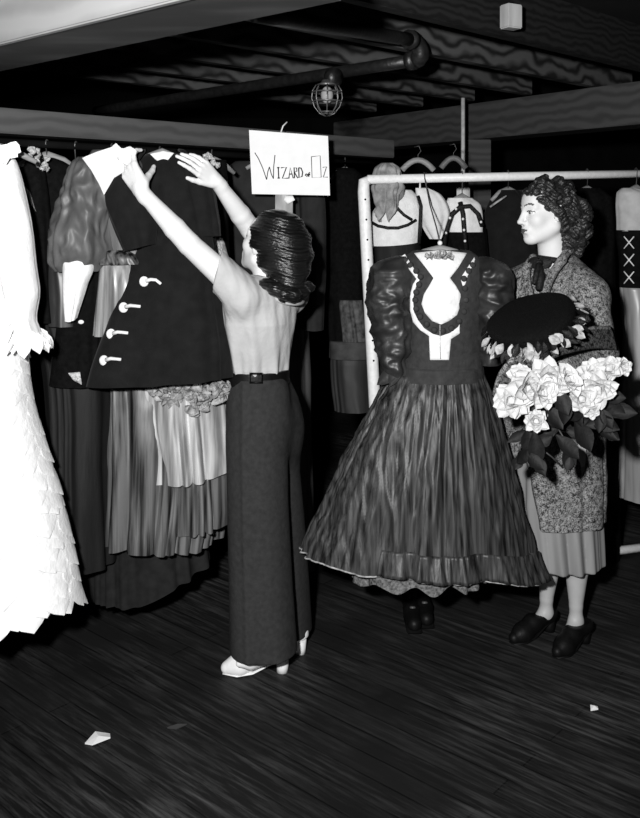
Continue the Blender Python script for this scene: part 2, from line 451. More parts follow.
def floor_material():
    m = bpy.data.materials.new('worn_floorboards'); m.use_nodes = True
    nt = m.node_tree; b = nt.nodes['Principled BSDF']; L = nt.links.new
    tc = nt.nodes.new('ShaderNodeTexCoord'); mp = nt.nodes.new('ShaderNodeMapping')
    mp.inputs['Rotation'].default_value = (0, 0, -math.atan2(-0.66, 0.75))
    L(tc.outputs['Object'], mp.inputs['Vector'])
    br = nt.nodes.new('ShaderNodeTexBrick'); br.inputs['Scale'].default_value = 1.0
    br.inputs['Brick Width'].default_value = 2.6; br.inputs['Row Height'].default_value = 0.085
    br.inputs['Mortar Size'].default_value = 0.003; br.inputs['Mortar Smooth'].default_value = 0.3
    br.inputs['Color1'].default_value = (0.008,) * 3 + (1,); br.inputs['Color2'].default_value = (0.013,) * 3 + (1,); br.inputs['Mortar'].default_value = (0.002,) * 3 + (1,)
    L(mp.outputs['Vector'], br.inputs['Vector'])
    ms = nt.nodes.new('ShaderNodeMapping'); ms.inputs['Scale'].default_value = (1.0, 14, 1); L(mp.outputs['Vector'], ms.inputs['Vector'])
    gr = nt.nodes.new('ShaderNodeTexNoise'); gr.inputs['Scale'].default_value = 3.5; gr.inputs['Detail'].default_value = 8; gr.inputs['Roughness'].default_value = 0.7
    L(ms.outputs['Vector'], gr.inputs['Vector'])
    pt = nt.nodes.new('ShaderNodeTexNoise'); pt.inputs['Scale'].default_value = 1.3; pt.inputs['Detail'].default_value = 5
    L(mp.outputs['Vector'], pt.inputs['Vector'])
    r1 = nt.nodes.new('ShaderNodeValToRGB'); r1.color_ramp.elements[0].position = 0.46; r1.color_ramp.elements[1].position = 0.78
    L(gr.outputs['Fac'], r1.inputs['Fac'])
    r2 = nt.nodes.new('ShaderNodeValToRGB'); r2.color_ramp.elements[0].position = 0.40; r2.color_ramp.elements[1].position = 0.68
    L(pt.outputs['Fac'], r2.inputs['Fac'])
    mu = nt.nodes.new('ShaderNodeMath'); mu.operation = 'MULTIPLY'; L(r1.outputs['Color'], mu.inputs[0]); L(r2.outputs['Color'], mu.inputs[1])
    mx = nt.nodes.new('ShaderNodeMix'); mx.data_type = 'RGBA'; L(mu.outputs[0], mx.inputs['Factor'])
    L(br.outputs['Color'], mx.inputs['A']); mx.inputs['B'].default_value = (0.15, 0.15, 0.15, 1)
    L(mx.outputs['Result'], b.inputs['Base Color']); b.inputs['Roughness'].default_value = 0.6; b.inputs['Specular IOR Level'].default_value = 0.25
    bp = nt.nodes.new('ShaderNodeBump'); bp.inputs['Strength'].default_value = 0.3; bp.inputs['Distance'].default_value = 0.004
    L(br.outputs['Fac'], bp.inputs['Height']); bp.invert = True; L(bp.outputs['Normal'], b.inputs['Normal'])
    return m
def struct(name, mb, m, loc=None, smooth=False):
    return tag(mb.build(name, m, None, loc, smooth), kind='structure')
def slab(name, x0, x1, y0, y1, z0, z1, m):
    b = MB(); b.box(((x0 + x1) / 2, (y0 + y1) / 2, (z0 + z1) / 2), x1 - x0, y1 - y0, z1 - z0); return struct(name, b, m, (0, 0, 0))
def beam_mb(p0, p1, w, z0, z1, off=0.0, bev=0.004):
    """timber from p0 to p1 (plan points on its camera-side bottom edge)"""
    a = Vector((p0[0], p0[1], 0)); b = Vector((p1[0], p1[1], 0)); d = (b - a).normalized()
    n = Vector((-d.y, d.x, 0))
    if n.y < 0: n = -n
    c = (a + b) / 2 + n * (w / 2); c.z = (z0 + z1) / 2
    mb = MB(); mb.box(c, (b - a).length, w, z1 - z0, Matrix.Rotation(math.atan2(d.y, d.x), 3, 'Z'), bev); return mb
slab('floor', -5, 4.6, -1.2, 8, -0.06, 0, floor_material())
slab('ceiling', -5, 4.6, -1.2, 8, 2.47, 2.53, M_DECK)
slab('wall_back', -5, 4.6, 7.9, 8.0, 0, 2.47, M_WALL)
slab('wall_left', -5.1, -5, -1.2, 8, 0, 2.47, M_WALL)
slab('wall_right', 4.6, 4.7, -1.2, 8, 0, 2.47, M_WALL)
# ledger beam over the left costumes
E0, E1 = Vector((-1.084, 3.05, 0)), Vector((0.2026, 4.24, 0)); ED = (E1 - E0).normalized()
struct('trim_1', beam_mb(E0 - ED * 1.0, E1 + ED * 0.22, 0.10, 1.898, 1.985), M_BEAM)
# the dark rail the costumes hang from
RL = MB(); RL.tube([Vector((-1.55, 2.62, 1.868)), Vector((0.28, 4.308, 1.868))], 0.013, 10)
struct('trim_2', RL, M_WALL, smooth=True)
# girder on the right and its post
G0, G1 = Vector((1.564, 4.4, 0)), Vector((0.874, 5.32, 0)); GD = (G1 - G0).normalized()
struct('trim_3', beam_mb(G0 - GD * 1.6, G1 + GD * 1.3, 0.2, 2.065, 2.275), M_GIRDER)
pm = MB(); pp = P(481, 215, 5.25); pm.box((pp.x, pp.y + 0.13, 1.0325), 0.14, 0.14, 2.065, None, 0.004); struct('trim_4', pm, M_GIRDER)
# joists resting on the girder
J0, J1 = Vector((-0.035, 3.18, 0)), Vector((1.5, 4.64, 0))
JN = Vector((-A_DIR.y, A_DIR.x, 0))
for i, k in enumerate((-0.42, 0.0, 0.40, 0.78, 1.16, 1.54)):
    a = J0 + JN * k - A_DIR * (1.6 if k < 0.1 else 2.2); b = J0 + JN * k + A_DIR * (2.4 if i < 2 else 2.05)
    struct('trim_%d' % (5 + i), beam_mb(a, b, 0.055, 2.27 + 0.005, 2.47), M_JOISTSHADE if i == 0 else M_JOIST)
# near beam at the top left: pale face towards the camera
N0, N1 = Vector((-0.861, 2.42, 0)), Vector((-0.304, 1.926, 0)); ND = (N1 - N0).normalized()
struct('trim_11', beam_mb(N0 - ND * 1.2, N1 + ND * 0.25, 0.022, 2.08, 2.40), M_NEARBEAM)  # front board split off the beam to stay pale beside its shaded underside
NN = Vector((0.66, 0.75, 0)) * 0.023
struct('trim_12', beam_mb(N0 + NN - ND * 1.2, N1 + NN + ND * 0.25, 0.23, 2.084, 2.40), wood_mat('shaded_near_beam', 0.06, 0.4, 0.7, (-0.75, 0.66), 5, 5))  # shade of the grazed underside is put into a darker timber colour

# ---------------------------------------------------------------- overhead fittings
# iron drain pipe: a run along the girder direction, an elbow, a run back along the joists
t = thing('drain_pipe', 'black iron pipe with an elbow running under the joists', 'pipe', P(418, 52, 3.5))
el = P(416, 60, 3.52); farp = Vector((-1.25, 5.02, 2.2)); runA = [lerp(farp, el, k / 10) for k in range(11)]
b = MB(); b.tube(runA, 0.026, 14); b.build('lower_run', M_PIPE, t)
up = P(412, 40, 3.46); nearp = P(255, 14, 2.62)
b = MB(); b.tube([lerp(up, nearp, k / 8) for k in range(9)], 0.026, 14); b.build('upper_run', M_PIPE, t)
eb = []
d1 = (el - farp).normalized()
c1, c2 = el + d1 * 0.03, up + (up - nearp).normalized() * 0.03
for k in range(9):
    u = k / 8; eb.append((1 - u)**3 * el + 3 * u * (1 - u)**2 * (c1 + d1 * 0.02) + 3 * u * u * (1 - u) * (c2 + (up - nearp).normalized() * 0.02) + u**3 * up)
b = MB(); b.tube(eb, 0.033, 14); b.tube([el - d1 * 0.035, el - d1 * 0.005], 0.038, 14); b.tube([up, up + (nearp - up).normalized() * 0.03], 0.038, 14); b.build('elbow', M_PIPE, t)
b = MB()
b.tube([P(330, 78, 3.72) , P(330, 78, 3.72) + d1 * 0.04], 0.037, 14); b.build('coupling', M_PIPE, t)
# caged lamp under the pipe
lp = P(327, 80, 3.70)
t = thing('caged_lamp', 'small unlit bulb in a round wire cage hanging below the pipe', 'lamp', lp)
s = 0.062
b = MB(); b.tube([lp + Vector((0, 0, 0.0)), lp + Vector((0, 0, -0.012)), lp + Vector((0, 0, -0.02))], [0.02, 0.026, 0.045], 16); b.build('socket', M_METAL, t)
b = MB(); b.ball(lp + Vector((0, 0, -0.062)), 0.026, 0.026, 0.036, 14, 10); b.build('bulb', mat('cold_bulb_glass', 0.35, 0.15, 0.6), t)
b = MB()
for k in range(8):
    a = math.pi * 2 * k / 8
    prof = [(0.045, -0.02), (0.060, -0.045), (0.063, -0.075), (0.052, -0.110), (0.030, -0.138), (0.006, -0.148)]
    b.tube([lp + Vector((r * math.cos(a), r * math.sin(a), z)) for r, z in prof], 0.0026, 6)
for r, z in ((0.061, -0.05), (0.060, -0.088), (0.036, -0.132)):
    b.tube([lp + Vector((r * math.cos(q * math.pi / 12), r * math.sin(q * math.pi / 12), z)) for q in range(24)], 0.0026, 6, closed=True)
b.build('cage', M_METAL, t)
# wooden block on the near joist
wb = P(511, 17, 3.2)
b = MB(); b.box(wb, 0.065, 0.05, 0.085, Matrix.Rotation(0.5, 3, 'Z'), 0.004)
tag(b.build('wood_block', mat('raw_pine', 0.30, 0.7, 0.2, 0.3, 20, aniso=(1, 1, 0.2)), smooth=False), 'small pale wooden block nailed to the dark joist at the top', 'block')
# pale upright conduit beside the post
c0, c1 = P(463, 98, 4.9), P(463, 186, 4.9)
t = thing('conduit', 'thin pale vertical conduit hanging in front of the girder', 'conduit', c1)
b = MB(); b.tube([c0, c1], 0.011, 10); b.build('tube', mat('pale_conduit', 0.50, 0.5, 0.4, 0.2, 40), t)
b = MB(); b.box(P(463, 196, 4.9), 0.07, 0.04, 0.10, None, 0.006); b.build('switch_box', M_WHITEPAINT, t)
# ---------------------------------------------------------------- hangers
def rail_at(x):
    """point of the costume rail seen at column x"""
    u = (x - CX) / F; t = (u * 2.85 + 1.3) / (1.55 - 1.43 * u)
    return Vector((-1.3 + 1.55 * t, 2.85 + 1.43 * t, 1.868))
def hanger(label, top, c, half, ang=0.0, group=None, m=None):
    """top: a point on the rail; c: where the bar's middle is"""
    t = thing('clothes_hanger', label, 'hanger', c, group)
    top = Vector(top); c = Vector(c); ax = Vector((math.cos(ang), math.sin(ang), 0))
    b = MB(); b.tube([c - ax * half + Vector((0, 0, -0.05)), c - ax * half * 0.5 + Vector((0, 0, -0.012)), c + Vector((0, 0, 0.006)), c + ax * half * 0.5 + Vector((0, 0, -0.012)), c + ax * half + Vector((0, 0, -0.05))], [0.008, 0.012, 0.013, 0.012, 0.008], 10)
    b.build('shoulder_bar', m or M_PALEWOOD, t)
    up = top + Vector((0, 0, 0.0)); d = Vector((0, 1, 0)); rr = 0.017
    hk = [c, lerp(c, up + Vector((0, -rr, 0)), 0.6)] + [up + Vector((0, -rr * math.cos(a), rr * math.sin(a))) for a in [math.pi * k / 7 for k in range(8)]]
    b = MB(); b.tube(hk, 0.0022, 6); b.build('hook', M_METAL, t)
    return t
# ---------------------------------------------------------------- far left: white gown of layered points
g = thing('white_gown', 'long white gown covered in pointed petal layers at the far left', 'dress', P(-10, 630, 2.86), 'costumes on the left rail')
rowsG = [(262, -45, 6, 2.84, 0.06), (300, -62, 14, 2.84, 0.10), (340, -75, 20, 2.84, 0.13), (400, -95, 27, 2.84, 0.17), (440, -108, 38, 2.84, 0.18), (490, -120, 54, 2.84, 0.19), (540, -132, 66, 2.84, 0.20), (584, -140, 74, 2.84, 0.20)]
sk = Cloth(rowsG, [(9, 0.010, 1, 0), (17, 0.005, 2, 0)], 0.8, 1)
o = sk.build('skirt', M_GOWN, g, nth=120)
b = MB(); q = random.Random(3)
for j in range(16):
    v = 0.10 + 0.86 * j / 15.0
    n = 22 + j
    for i in range(n):
        th = 2 * math.pi * (i + 0.5 * (j % 2) + q.uniform(-.2, .2)) / n
        vv = v + q.uniform(-.02, .02); p = sk.at(th, vv, 0.002); p2 = sk.at(th, min(1, vv + 0.06), 0.006)
        nr = (sk.at(th, vv, 0.05) - p)
        b.petal(p, (p2 - p), nr, 0.095 + 0.02 * v + q.uniform(-.01, .012), 0.12, -0.15, 6, 7, 0.7, q.uniform(-.02, .04))
b.build('petal_layers', M_GOWN, o)
bo = Cloth([(148, -30, -6, 2.86, 0.03), (160, -55, 6, 2.86, 0.07), (200, -52, 4, 2.86, 0.09), (270, -45, 6, 2.85, 0.07)], [(8, 0.004, 1, 0)], 0.6, 2)
bo.build('bodice', M_GOWN, g)
sl = Cloth([(150, -20, 6, 2.82, 0.02), (158, -22, 14, 2.82, 0.05), (185, -16, 22, 2.81, 0.06), (230, -8, 30, 2.80, 0.065), (290, 4, 37, 2.79, 0.065), (318, 13, 34, 2.79, 0.05), (326, 16, 37, 2.79, 0.05), (344, 16, 43, 2.79, 0.06)], [(4, 0.003, 2, 0)], 0.9, 4, hem=lambda c, s: 3 * math.sin(9 * c))
so = sl.build('sleeve', M_GOWN, g)
b = MB()
for i in range(22):
    th = 2 * math.pi * i / 22; p = sl.at(th, 0.93); b.petal(p, sl.at(th, 1.0, 0.01) - p, sl.at(th, .93, .05) - p, 0.065 + 0.015 * math.sin(i * 2.7), 0.045, 0.2, 5, 5, 1.0, 0.15)
b.build('cuff_frill', M_GOWN, so)
b = MB(); pc = P(4, 150, 2.79)
for i, (dx, dy) in enumerate(((0.03, -0.01), (0.045, -0.03), (0.02, -0.045))): b.petal(pc + Vector((0, -0.02 * i, 0.012)), (dx, -0.01, dy), (0, -1, 0.3), 0.065, 0.05, 0.1, 5, 5, 1.0)
b.build('collar_points', M_GOWN, g)
b = MB(); b.tube([P(-20, 150, 2.86), P(-14, 140, 2.88), P(-8, 150, 2.86)], 0.004, 6); b.build('hanger_loop', M_GOWN, g)
hanger('hanger inside the white petal gown at the far left', rail_at(-8), P(-12, 146, 2.90), 0.15, 0.2, 'hangers on the left rail')

# ---------------------------------------------------------------- black dress with white neck frill behind the white gown
g = thing('black_dress', 'black long dress with small white neck frill beside the white gown', 'dress', P(66, 600, 3.25), 'costumes on the left rail')
Cloth([(158, 40, 56, 3.26, 0.03), (166, 20, 70, 3.26, 0.06), (240, 24, 76, 3.26, 0.07), (300, 30, 80, 3.26, 0.07)], [(7, 0.004, 1, 0)], 0.7, 11).build('bodice', M_BLACK, g)
Cloth([(160, 26, 40, 3.18, 0.02), (175, 22, 46, 3.17, 0.04), (240, 28, 50, 3.16, 0.045), (322, 33, 54, 3.16, 0.045)], [(5, 0.006, 2, 0)], 0.8, 12).build('sleeve', M_BLACK, g)
Cloth([(300, 30, 84, 3.26, 0.07), (380, 46, 110, 3.27, 0.10), (470, 52, 112, 3.28, 0.13), (558, 55, 116, 3.30, 0.15)], [(9, 0.016, 1, 0), (15, 0.005, 2, 0)], 0.9, 13).build('skirt', M_DARKSKIRT, g)
b = MB(); q = random.Random(5)
for i in range(16):
    x = 29 + 20 * i / 15; p = P(x, 160 - 9 * math.sin(i * 0.4) + q.uniform(-2, 2), 3.13)
    b.petal(p, (q.uniform(-1, 1), -0.4, q.uniform(-.2, 1)), (0, -1, 0.2), 0.024, 0.022, 0.5, 5, 5, 0.4, 0.3)
b.build('neck_frill', M_LACE, g)
b = MB(); applique(b, [(25, 186), (30, 192), (36, 212), (31, 204)], lambda x, y, o: P(x, y, 3.115 - o), 3, 0.006); b.build('lapel_edge', M_LACE, g)
hanger('hanger holding the black dress with white neck frill', rail_at(47), P(47, 156, 3.24), 0.12, 0.6, 'hangers on the left rail')

# ---------------------------------------------------------------- grey satin gown with a full sleeve, white collar and cuff
g = thing('satin_gown', 'grey satin gown with full sleeve, white collar and sheen-streaked skirt', 'dress', P(125, 600, 3.26), 'costumes on the left rail')
slv = Cloth([(157, 78, 90, 3.17, 0.02), (163, 73, 100, 3.16, 0.05), (180, 66, 106, 3.15, 0.07), (205, 61, 108, 3.14, 0.085), (232, 54, 108, 3.13, 0.095), (250, 52, 108, 3.13, 0.095), (262, 53, 104, 3.13, 0.08), (271, 58, 98, 3.13, 0.05)], [(5, 0.004, 2.6, 0)], 0.0, 21, cr=(0.013, 13, 0.5))
s_ = slv.build('sleeve', M_SATIN, g, nth=140, nv=60)
cf = Cloth([(254, 63, 84, 3.08, 0.03), (266, 64, 92, 3.08, 0.04), (285, 64, 86, 3.08, 0.04), (305, 65, 80, 3.08, 0.035), (318, 66, 76, 3.08, 0.03)], [(4, 0.005, 1.5, 1)], 0.3, 22, hem=lambda c, s: 3 * s)
cf.build('cuff', M_WHITE, g)
bd = Cloth([(150, 92, 132, 3.19, 0.03), (165, 86, 142, 3.19, 0.06), (200, 96, 148, 3.20, 0.08), (258, 100, 150, 3.20, 0.08)], [(6, 0.004, 1, 0)], 0.3, 23)
bd.build('bodice', M_SATIN, g)
b = MB(); applique(b, [(82, 158), (96, 152), (112, 147), (128, 149), (136, 156), (130, 168), (114, 178), (104, 195), (99, 184), (91, 170)], lambda x, y, o: P(x, y, 3.085 - 0.0015 * max(0, 175 - y) * 0.5 + 0.0004 * (x - 100) - o), 3, 0.01)
applique(b, [(110, 148), (116, 143), (122, 149), (130, 146), (138, 151), (134, 158), (126, 166), (118, 160)], lambda x, y, o: P(x, y, 3.07 - 0.012 * math.sin(x * 0.9) - o), 2.5, 0.01)
b.build('collar', M_WHITE, g)
rf = Cloth([(250, 100, 128, 3.13, 0.03), (256, 98, 138, 3.13, 0.05), (264, 98, 144, 3.13, 0.06)], [(17, 0.007, 1, 0)], 0.6, 24); rf.build('waist_frill', M_SHEENSTREAK, g)
pl = Cloth([(258, 102, 134, 3.15, 0.04), (285, 100, 144, 3.15, 0.06), (335, 96, 150, 3.16, 0.07)], [(13, 0.010, 0.5, 1)], 0.6, 25); pl.build('peplum', M_PALESATIN if False else mat('light_striped_satin', 0.20, 0.35, 0.6, 0.9, 30, 0.2, 40, aniso=(1, 1, 0.05)), g)
sk = Cloth([(330, 96, 210, 3.32, 0.10), (386, 100, 222, 3.32, 0.12), (460, 102, 226, 3.33, 0.15), (538, 104, 212, 3.34, 0.17)], [(21, 0.026, 0.6, 1), (9, 0.012, 1.2, 0), (43, 0.003, 0.5, 0)], 0.5, 26, hem=lambda c, s: 3 * c)
o = sk.build('skirt', M_SHEENSTREAK, g, nth=240, nv=36)
ov = Cloth([(376, 140, 226, 3.27, 0.11), (420, 142, 230, 3.27, 0.12), (470, 150, 232, 3.28, 0.14)], [(17, 0.022, 0.7, 1), (9, 0.008, -1, 0)], 0.6, 27, hem=lambda c, s: -6 * c + 4 * s)
ov.build('overskirt', M_PALESATIN, g, nth=180)
tr = Cloth([(470, 170, 228, 3.29, 0.12), (505, 169, 230, 3.30, 0.13), (522, 168, 231, 3.31, 0.14)], [(16, 0.022, 0.6, 1)], 0.6, 28, hem=lambda c, s: -4 * c); tr.build('lower_tier', M_SHEENSTREAK, g, nth=160)
b = MB(); b.box(P(130, 385, 3.19), 0.19, 0.012, 0.030, None, 0.004); b.build('waistband', M_BLACK, g)
b = MB(); q = random.Random(9)
for i in range(95):
    u = q.random(); x = lerp(156, 229, u); yb = 390 + 10 * math.sin(u * math.pi) - 3; y = yb + q.uniform(-14, 14) * (0.35 + 0.65 * math.sin(math.pi * min(.98, u + .05)))
    p = P(x, y, 3.155 - 0.02 * q.random()); a = q.uniform(0, 6.28)
    b.petal(p, (math.cos(a), -0.35, math.sin(a)), (q.uniform(-.5, .5), -1, q.uniform(-.5, .5)), q.uniform(0.022, 0.04), q.uniform(0.03, 0.05), 0.7, 6, 5, 0.1, q.uniform(0.1, 0.5))
b.build('ruched_sash', M_ROSE, g)
hanger('hanger under the white collar of the grey satin gown', rail_at(112), P(112, 152, 3.24), 0.11, 0.5, 'hangers on the left rail')

# ---------------------------------------------------------------- dark velvet breeches with buttons under the sleeve
g = thing('dark_costume', 'dark glossy costume with two white buttons below the satin sleeve', 'costume', P(70, 560, 3.22), 'costumes on the left rail')
Cloth([(180, 62, 86, 3.24, 0.03), (200, 54, 90, 3.24, 0.05), (256, 50, 82, 3.22, 0.05)], [(5, 0.004, 1, 0)], 0.5, 30).build('bodice', M_BLACK, g)
Cloth([(250, 50, 66, 3.17, 0.03), (290, 49, 77, 3.16, 0.035), (326, 49, 78, 3.16, 0.035)], [(4, 0.006, 0.5, 0)], 0.6, 31).build('sleeve', mat('dark_sheen_cloth', 0.022, 0.4, 0.5, 0.4, 12, 0.1, 30, aniso=(1, 1, 0.2)), g)
Cloth([(255, 66, 104, 3.21, 0.05), (330, 58, 104, 3.2, 0.07), (384, 52, 104, 3.2, 0.08)], [(6, 0.006, 0.5, 0)], 0.6, 32).build('jacket', M_BLACK, g)
for x, y in ((81, 322), (82.5, 348)):
    b = MB(); b.ball(P(x, y, 3.13), 0.0105, 0.005, 0.0075); b.build('button', M_WHITE, g)
b = MB(); applique(b, [(68, 373), (80, 372), (82, 385), (73, 380)], lambda x, y, o: P(x, y, 3.10 - o), 3, 0.006); b.build('lace_edge', M_LACE, g)
hanger('hanger hidden behind the full satin sleeve', rail_at(76), P(76, 166, 3.30), 0.10, 0.6, 'hangers on the left rail')

# ---------------------------------------------------------------- floor-length dark skirt at the bottom
g = thing('dark_skirt', 'wide dark skirt with long hem hanging lowest on the left rail', 'skirt', P(145, 612, 3.45), 'costumes on the left rail')
Cloth([(250, 120, 170, 3.46, 0.06), (400, 100, 196, 3.46, 0.12), (545, 86, 206, 3.46, 0.17), (588, 84, 210, 3.45, 0.17)], [(11, 0.014, 0.6, 0), (19, 0.005, 1, 0)], 0.9, 35, hem=lambda c, s: -30 * max(0, c) + 2 * s).build('skirt', mat('dark_crepe', 0.012, 0.85, 0.15, 0.3, 30), g, nth=150)
b = MB(); b.tube([P(130, 252, 3.45), P(132, 200, 3.46), rail_at(140)], 0.004, 6); b.build('loop', M_BLACK, g)
b = MB(); b.tube([P(160, 252, 3.45), P(158, 200, 3.47), rail_at(142)], 0.004, 6); b.build('loop', M_BLACK, g)

# ---------------------------------------------------------------- the held coat with four white toggles
g = thing('dark_coat', 'black flared coat with four white toggles held up by the woman', 'coat', P(160, 385, 3.16), 'costumes on the left rail')
body = Cloth([(154, 146, 182, 3.24, 0.03), (160, 140, 194, 3.23, 0.05), (180, 136, 202, 3.22, 0.07), (215, 138, 206, 3.20, 0.075), (255, 134, 212, 3.17, 0.08), (282, 124, 216, 3.15, 0.085), (310, 114, 219, 3.14, 0.09), (345, 101, 224, 3.12, 0.095), (381, 91, 227, 3.11, 0.10)], [(5, 0.014, 0.4, 0), (9, 0.006, 1.2, 0)], 0.85, 41, cr=(0.007, 5, 0.4), hem=lambda c, s: -4 * c)
bo = body.build('body', M_COAT, g, nth=130)
Cloth([(166, 118, 132, 3.15, 0.03), (174, 112, 138, 3.14, 0.05), (195, 106, 146, 3.12, 0.06), (222, 113, 156, 3.11, 0.06), (248, 124, 154, 3.11, 0.055)], [(4, 0.006, 2, 0)], 0.6, 42, hem=lambda c, s: -4 * c).build('sleeve', M_COAT, g)
Cloth([(158, 176, 190, 3.22, 0.03), (170, 178, 208, 3.21, 0.05), (200, 184, 216, 3.2, 0.055), (236, 192, 219, 3.2, 0.05)], [(4, 0.006, 2, 0)], 0.6, 43).build('sleeve', M_COAT, g)
b = MB(); b.tube([P(137, 160, 3.16), P(141, 154, 3.17), P(145, 150, 3.2)], 0.008, 8); b.build('shoulder_seam', M_COAT, g)
b = MB(); b.tube([P(190, 159, 3.165), P(184, 152, 3.18), P(178, 150, 3.22)], 0.008, 8); b.build('shoulder_seam', M_COAT, g)
for (x, y) in ((144, 281.5), (123.5, 307.5), (111, 334), (104, 360.5)):
    b = MB(); f = lambda px, py, o=0.024: body.front(px, py, o)
    b.ball(f(x, y), 0.0165, 0.006, 0.018, 14, 8)
    pts = [f(x + 2, y - 0.5), f(x + 7, y - 2.0), f(x + 12, y - 1.5), f(x + 17, y + 2.5 if y < 300 else y - 1.0)]
    b.tube(pts, [0.008, 0.006, 0.0055, 0.005], 8)
    b.build('toggle', M_WHITE, g)
# neck label seen above the coat
b = MB(); applique(b, [(150, 154), (163, 151), (174, 153), (168, 160), (162, 163), (156, 160)], lambda x, y, o: P(x, y, 3.185 - o), 2.5, 0.006); b.build('neck_label', M_WHITE, g)
hanger('hanger the toggled black coat is lifted on', rail_at(160), P(162, 153, 3.26), 0.09, 0.3, 'hangers on the left rail', M_PALEWOOD)

# ---------------------------------------------------------------- dark blouse with white cuff behind her forearm
g = thing('dark_blouse', 'dark blouse with one white cuff and lace frill behind her raised arms', 'blouse', P(212, 330, 3.5), 'costumes on the left rail')
Cloth([(160, 196, 226, 3.56, 0.03), (170, 186, 226, 3.56, 0.06), (240, 190, 228, 3.56, 0.07), (330, 192, 230, 3.56, 0.07)], [(6, 0.006, 1, 0)], 0.6, 51).build('bodice', M_BLACK, g)
cs = Cloth([(168, 192, 206, 3.49, 0.03), (180, 190, 212, 3.48, 0.045), (230, 198, 214, 3.47, 0.04)], [(4, 0.005, 1, 0)], 0.6, 52); cs.build('sleeve', M_COAT, g)
b = MB(); b.tube([P(199, 234.5, 3.42), P(206, 234.5, 3.41), P(213, 234.5, 3.42)], 0.010, 8, flat=1.0); b.build('cuff', M_WHITE, g)
fr = Cloth([(238, 200, 214, 3.46, 0.03), (248, 201, 219, 3.45, 0.04), (262, 206, 221, 3.45, 0.04)], [(11, 0.007, 1, 0)], 0.5, 53); fr.build('frill', M_LACE, g)
Cloth([(238, 214, 222, 3.48, 0.02), (270, 216, 232, 3.47, 0.03), (282, 218, 234, 3.47, 0.03)], [(5, 0.004, 1, 0)], 0.5, 54).build('panel', M_ROSE, g)
b = MB(); q = random.Random(6)
for i in range(11): b.petal(P(205 + i * 1.2, 162 - 5 * math.sin(i * .5), 3.46), (q.uniform(-1, 1), -.3, q.uniform(0, 1)), (0, -1, .2), 0.022, 0.022, 0.5, 5, 5, 0.6, 0.2)
b.build('neck_frill', M_LACE, g)
hanger('hanger of the dark blouse behind her far hand', rail_at(212), P(212, 160, 3.58), 0.1, 0.6, 'hangers on the left rail')

# ---------------------------------------------------------------- plain charcoal coat behind the sign and the grey lining below
g = thing('charcoal_coat', 'plain charcoal coat hanging behind the lettered sign', 'coat', P(275, 332, 3.98), 'costumes on the left rail')
Cloth([(157, 250, 300, 4.0, 0.03), (163, 232, 318, 4.0, 0.06), (185, 224, 322, 4.0, 0.08), (260, 226, 323, 3.99, 0.08), (328, 228, 322, 3.98, 0.08)], [(5, 0.008, 1, 0), (9, 0.004, 0.5, 0)], 0.8, 61).build('body', M_GREYCOAT, g)
Cloth([(172, 302, 316, 3.93, 0.03), (190, 300, 324, 3.92, 0.045), (260, 303, 325, 3.91, 0.045), (330, 306, 322, 3.90, 0.045)], [(3, 0.005, 1, 0)], 0.6, 62).build('sleeve', M_GREYCOAT, g)
hanger('hanger of the charcoal coat behind the sign', rail_at(275), P(275, 158, 4.0), 0.14, 0.5, 'hangers on the left rail')
g = thing('grey_skirt', 'narrow grey pleated skirt seen just right of her waist', 'skirt', P(300, 575, 4.12), 'costumes on the left rail')
Cloth([(250, 268, 306, 4.12, 0.03), (326, 262, 309, 4.12, 0.05), (450, 262, 312, 4.12, 0.07), (572, 262, 314, 4.12, 0.08)], [(11, 0.008, 0.4, 1)], 0.5, 63).build('skirt', mat('mid_grey_cloth', 0.06, 0.7, 0.2, 0.3, 20, aniso=(1, 1, 0.1)), g)
b = MB(); b.tube([P(280, 252, 4.12), P(284, 200, 4.11), rail_at(288)], 0.004, 6); b.build('loop', M_BLACK, g)
b = MB(); b.tube([P(296, 252, 4.12), P(292, 200, 4.11), rail_at(289)], 0.004, 6); b.build('loop', M_BLACK, g)

# ---------------------------------------------------------------- tiered dark dress left of the rack post
g = thing('tiered_dress', 'dark dress with grey tiers hanging just left of the white rack post', 'dress', P(346, 412, 4.25), 'costumes on the left rail')
Cloth([(168, 336, 354, 4.27, 0.03), (176, 326, 362, 4.27, 0.06), (300, 328, 364, 4.26, 0.07), (345, 330, 364, 4.25, 0.07)], [(4, 0.006, 1, 0)], 0.6, 71).build('bodice', M_BLACK, g)
Cloth([(300, 340, 362, 4.18, 0.03), (322, 341, 364, 4.17, 0.04), (341, 343, 366, 4.17, 0.04)], [(6, 0.006, 2, 0)], 0.6, 72).build('sleeve', mat('grey_lace_cloth', 0.06, 0.7, 0.3, 0.7, 40, 0.3, 80), g)
Cloth([(341, 330, 370, 4.17, 0.06), (358, 330, 370, 4.17, 0.065)], [(5, 0.003, 1, 0)], 0.6, 73).build('band', mat('dim_grey_cloth', 0.036, 0.7, 0.3, 0.5, 20), g)
Cloth([(356, 331, 370, 4.2, 0.06), (380, 332, 370, 4.2, 0.065), (410, 336, 372, 4.2, 0.07)], [(9, 0.008, 0.5, 1)], 0.6, 74).build('skirt', mat('dim_striped_cloth', 0.022, 0.6, 0.3, 0.6, 20, aniso=(1, 1, .1)), g)
hanger('hanger of the tiered dark dress beside the rack', rail_at(345), P(345, 170, 4.27), 0.09, 0.6, 'hangers on the left rail')
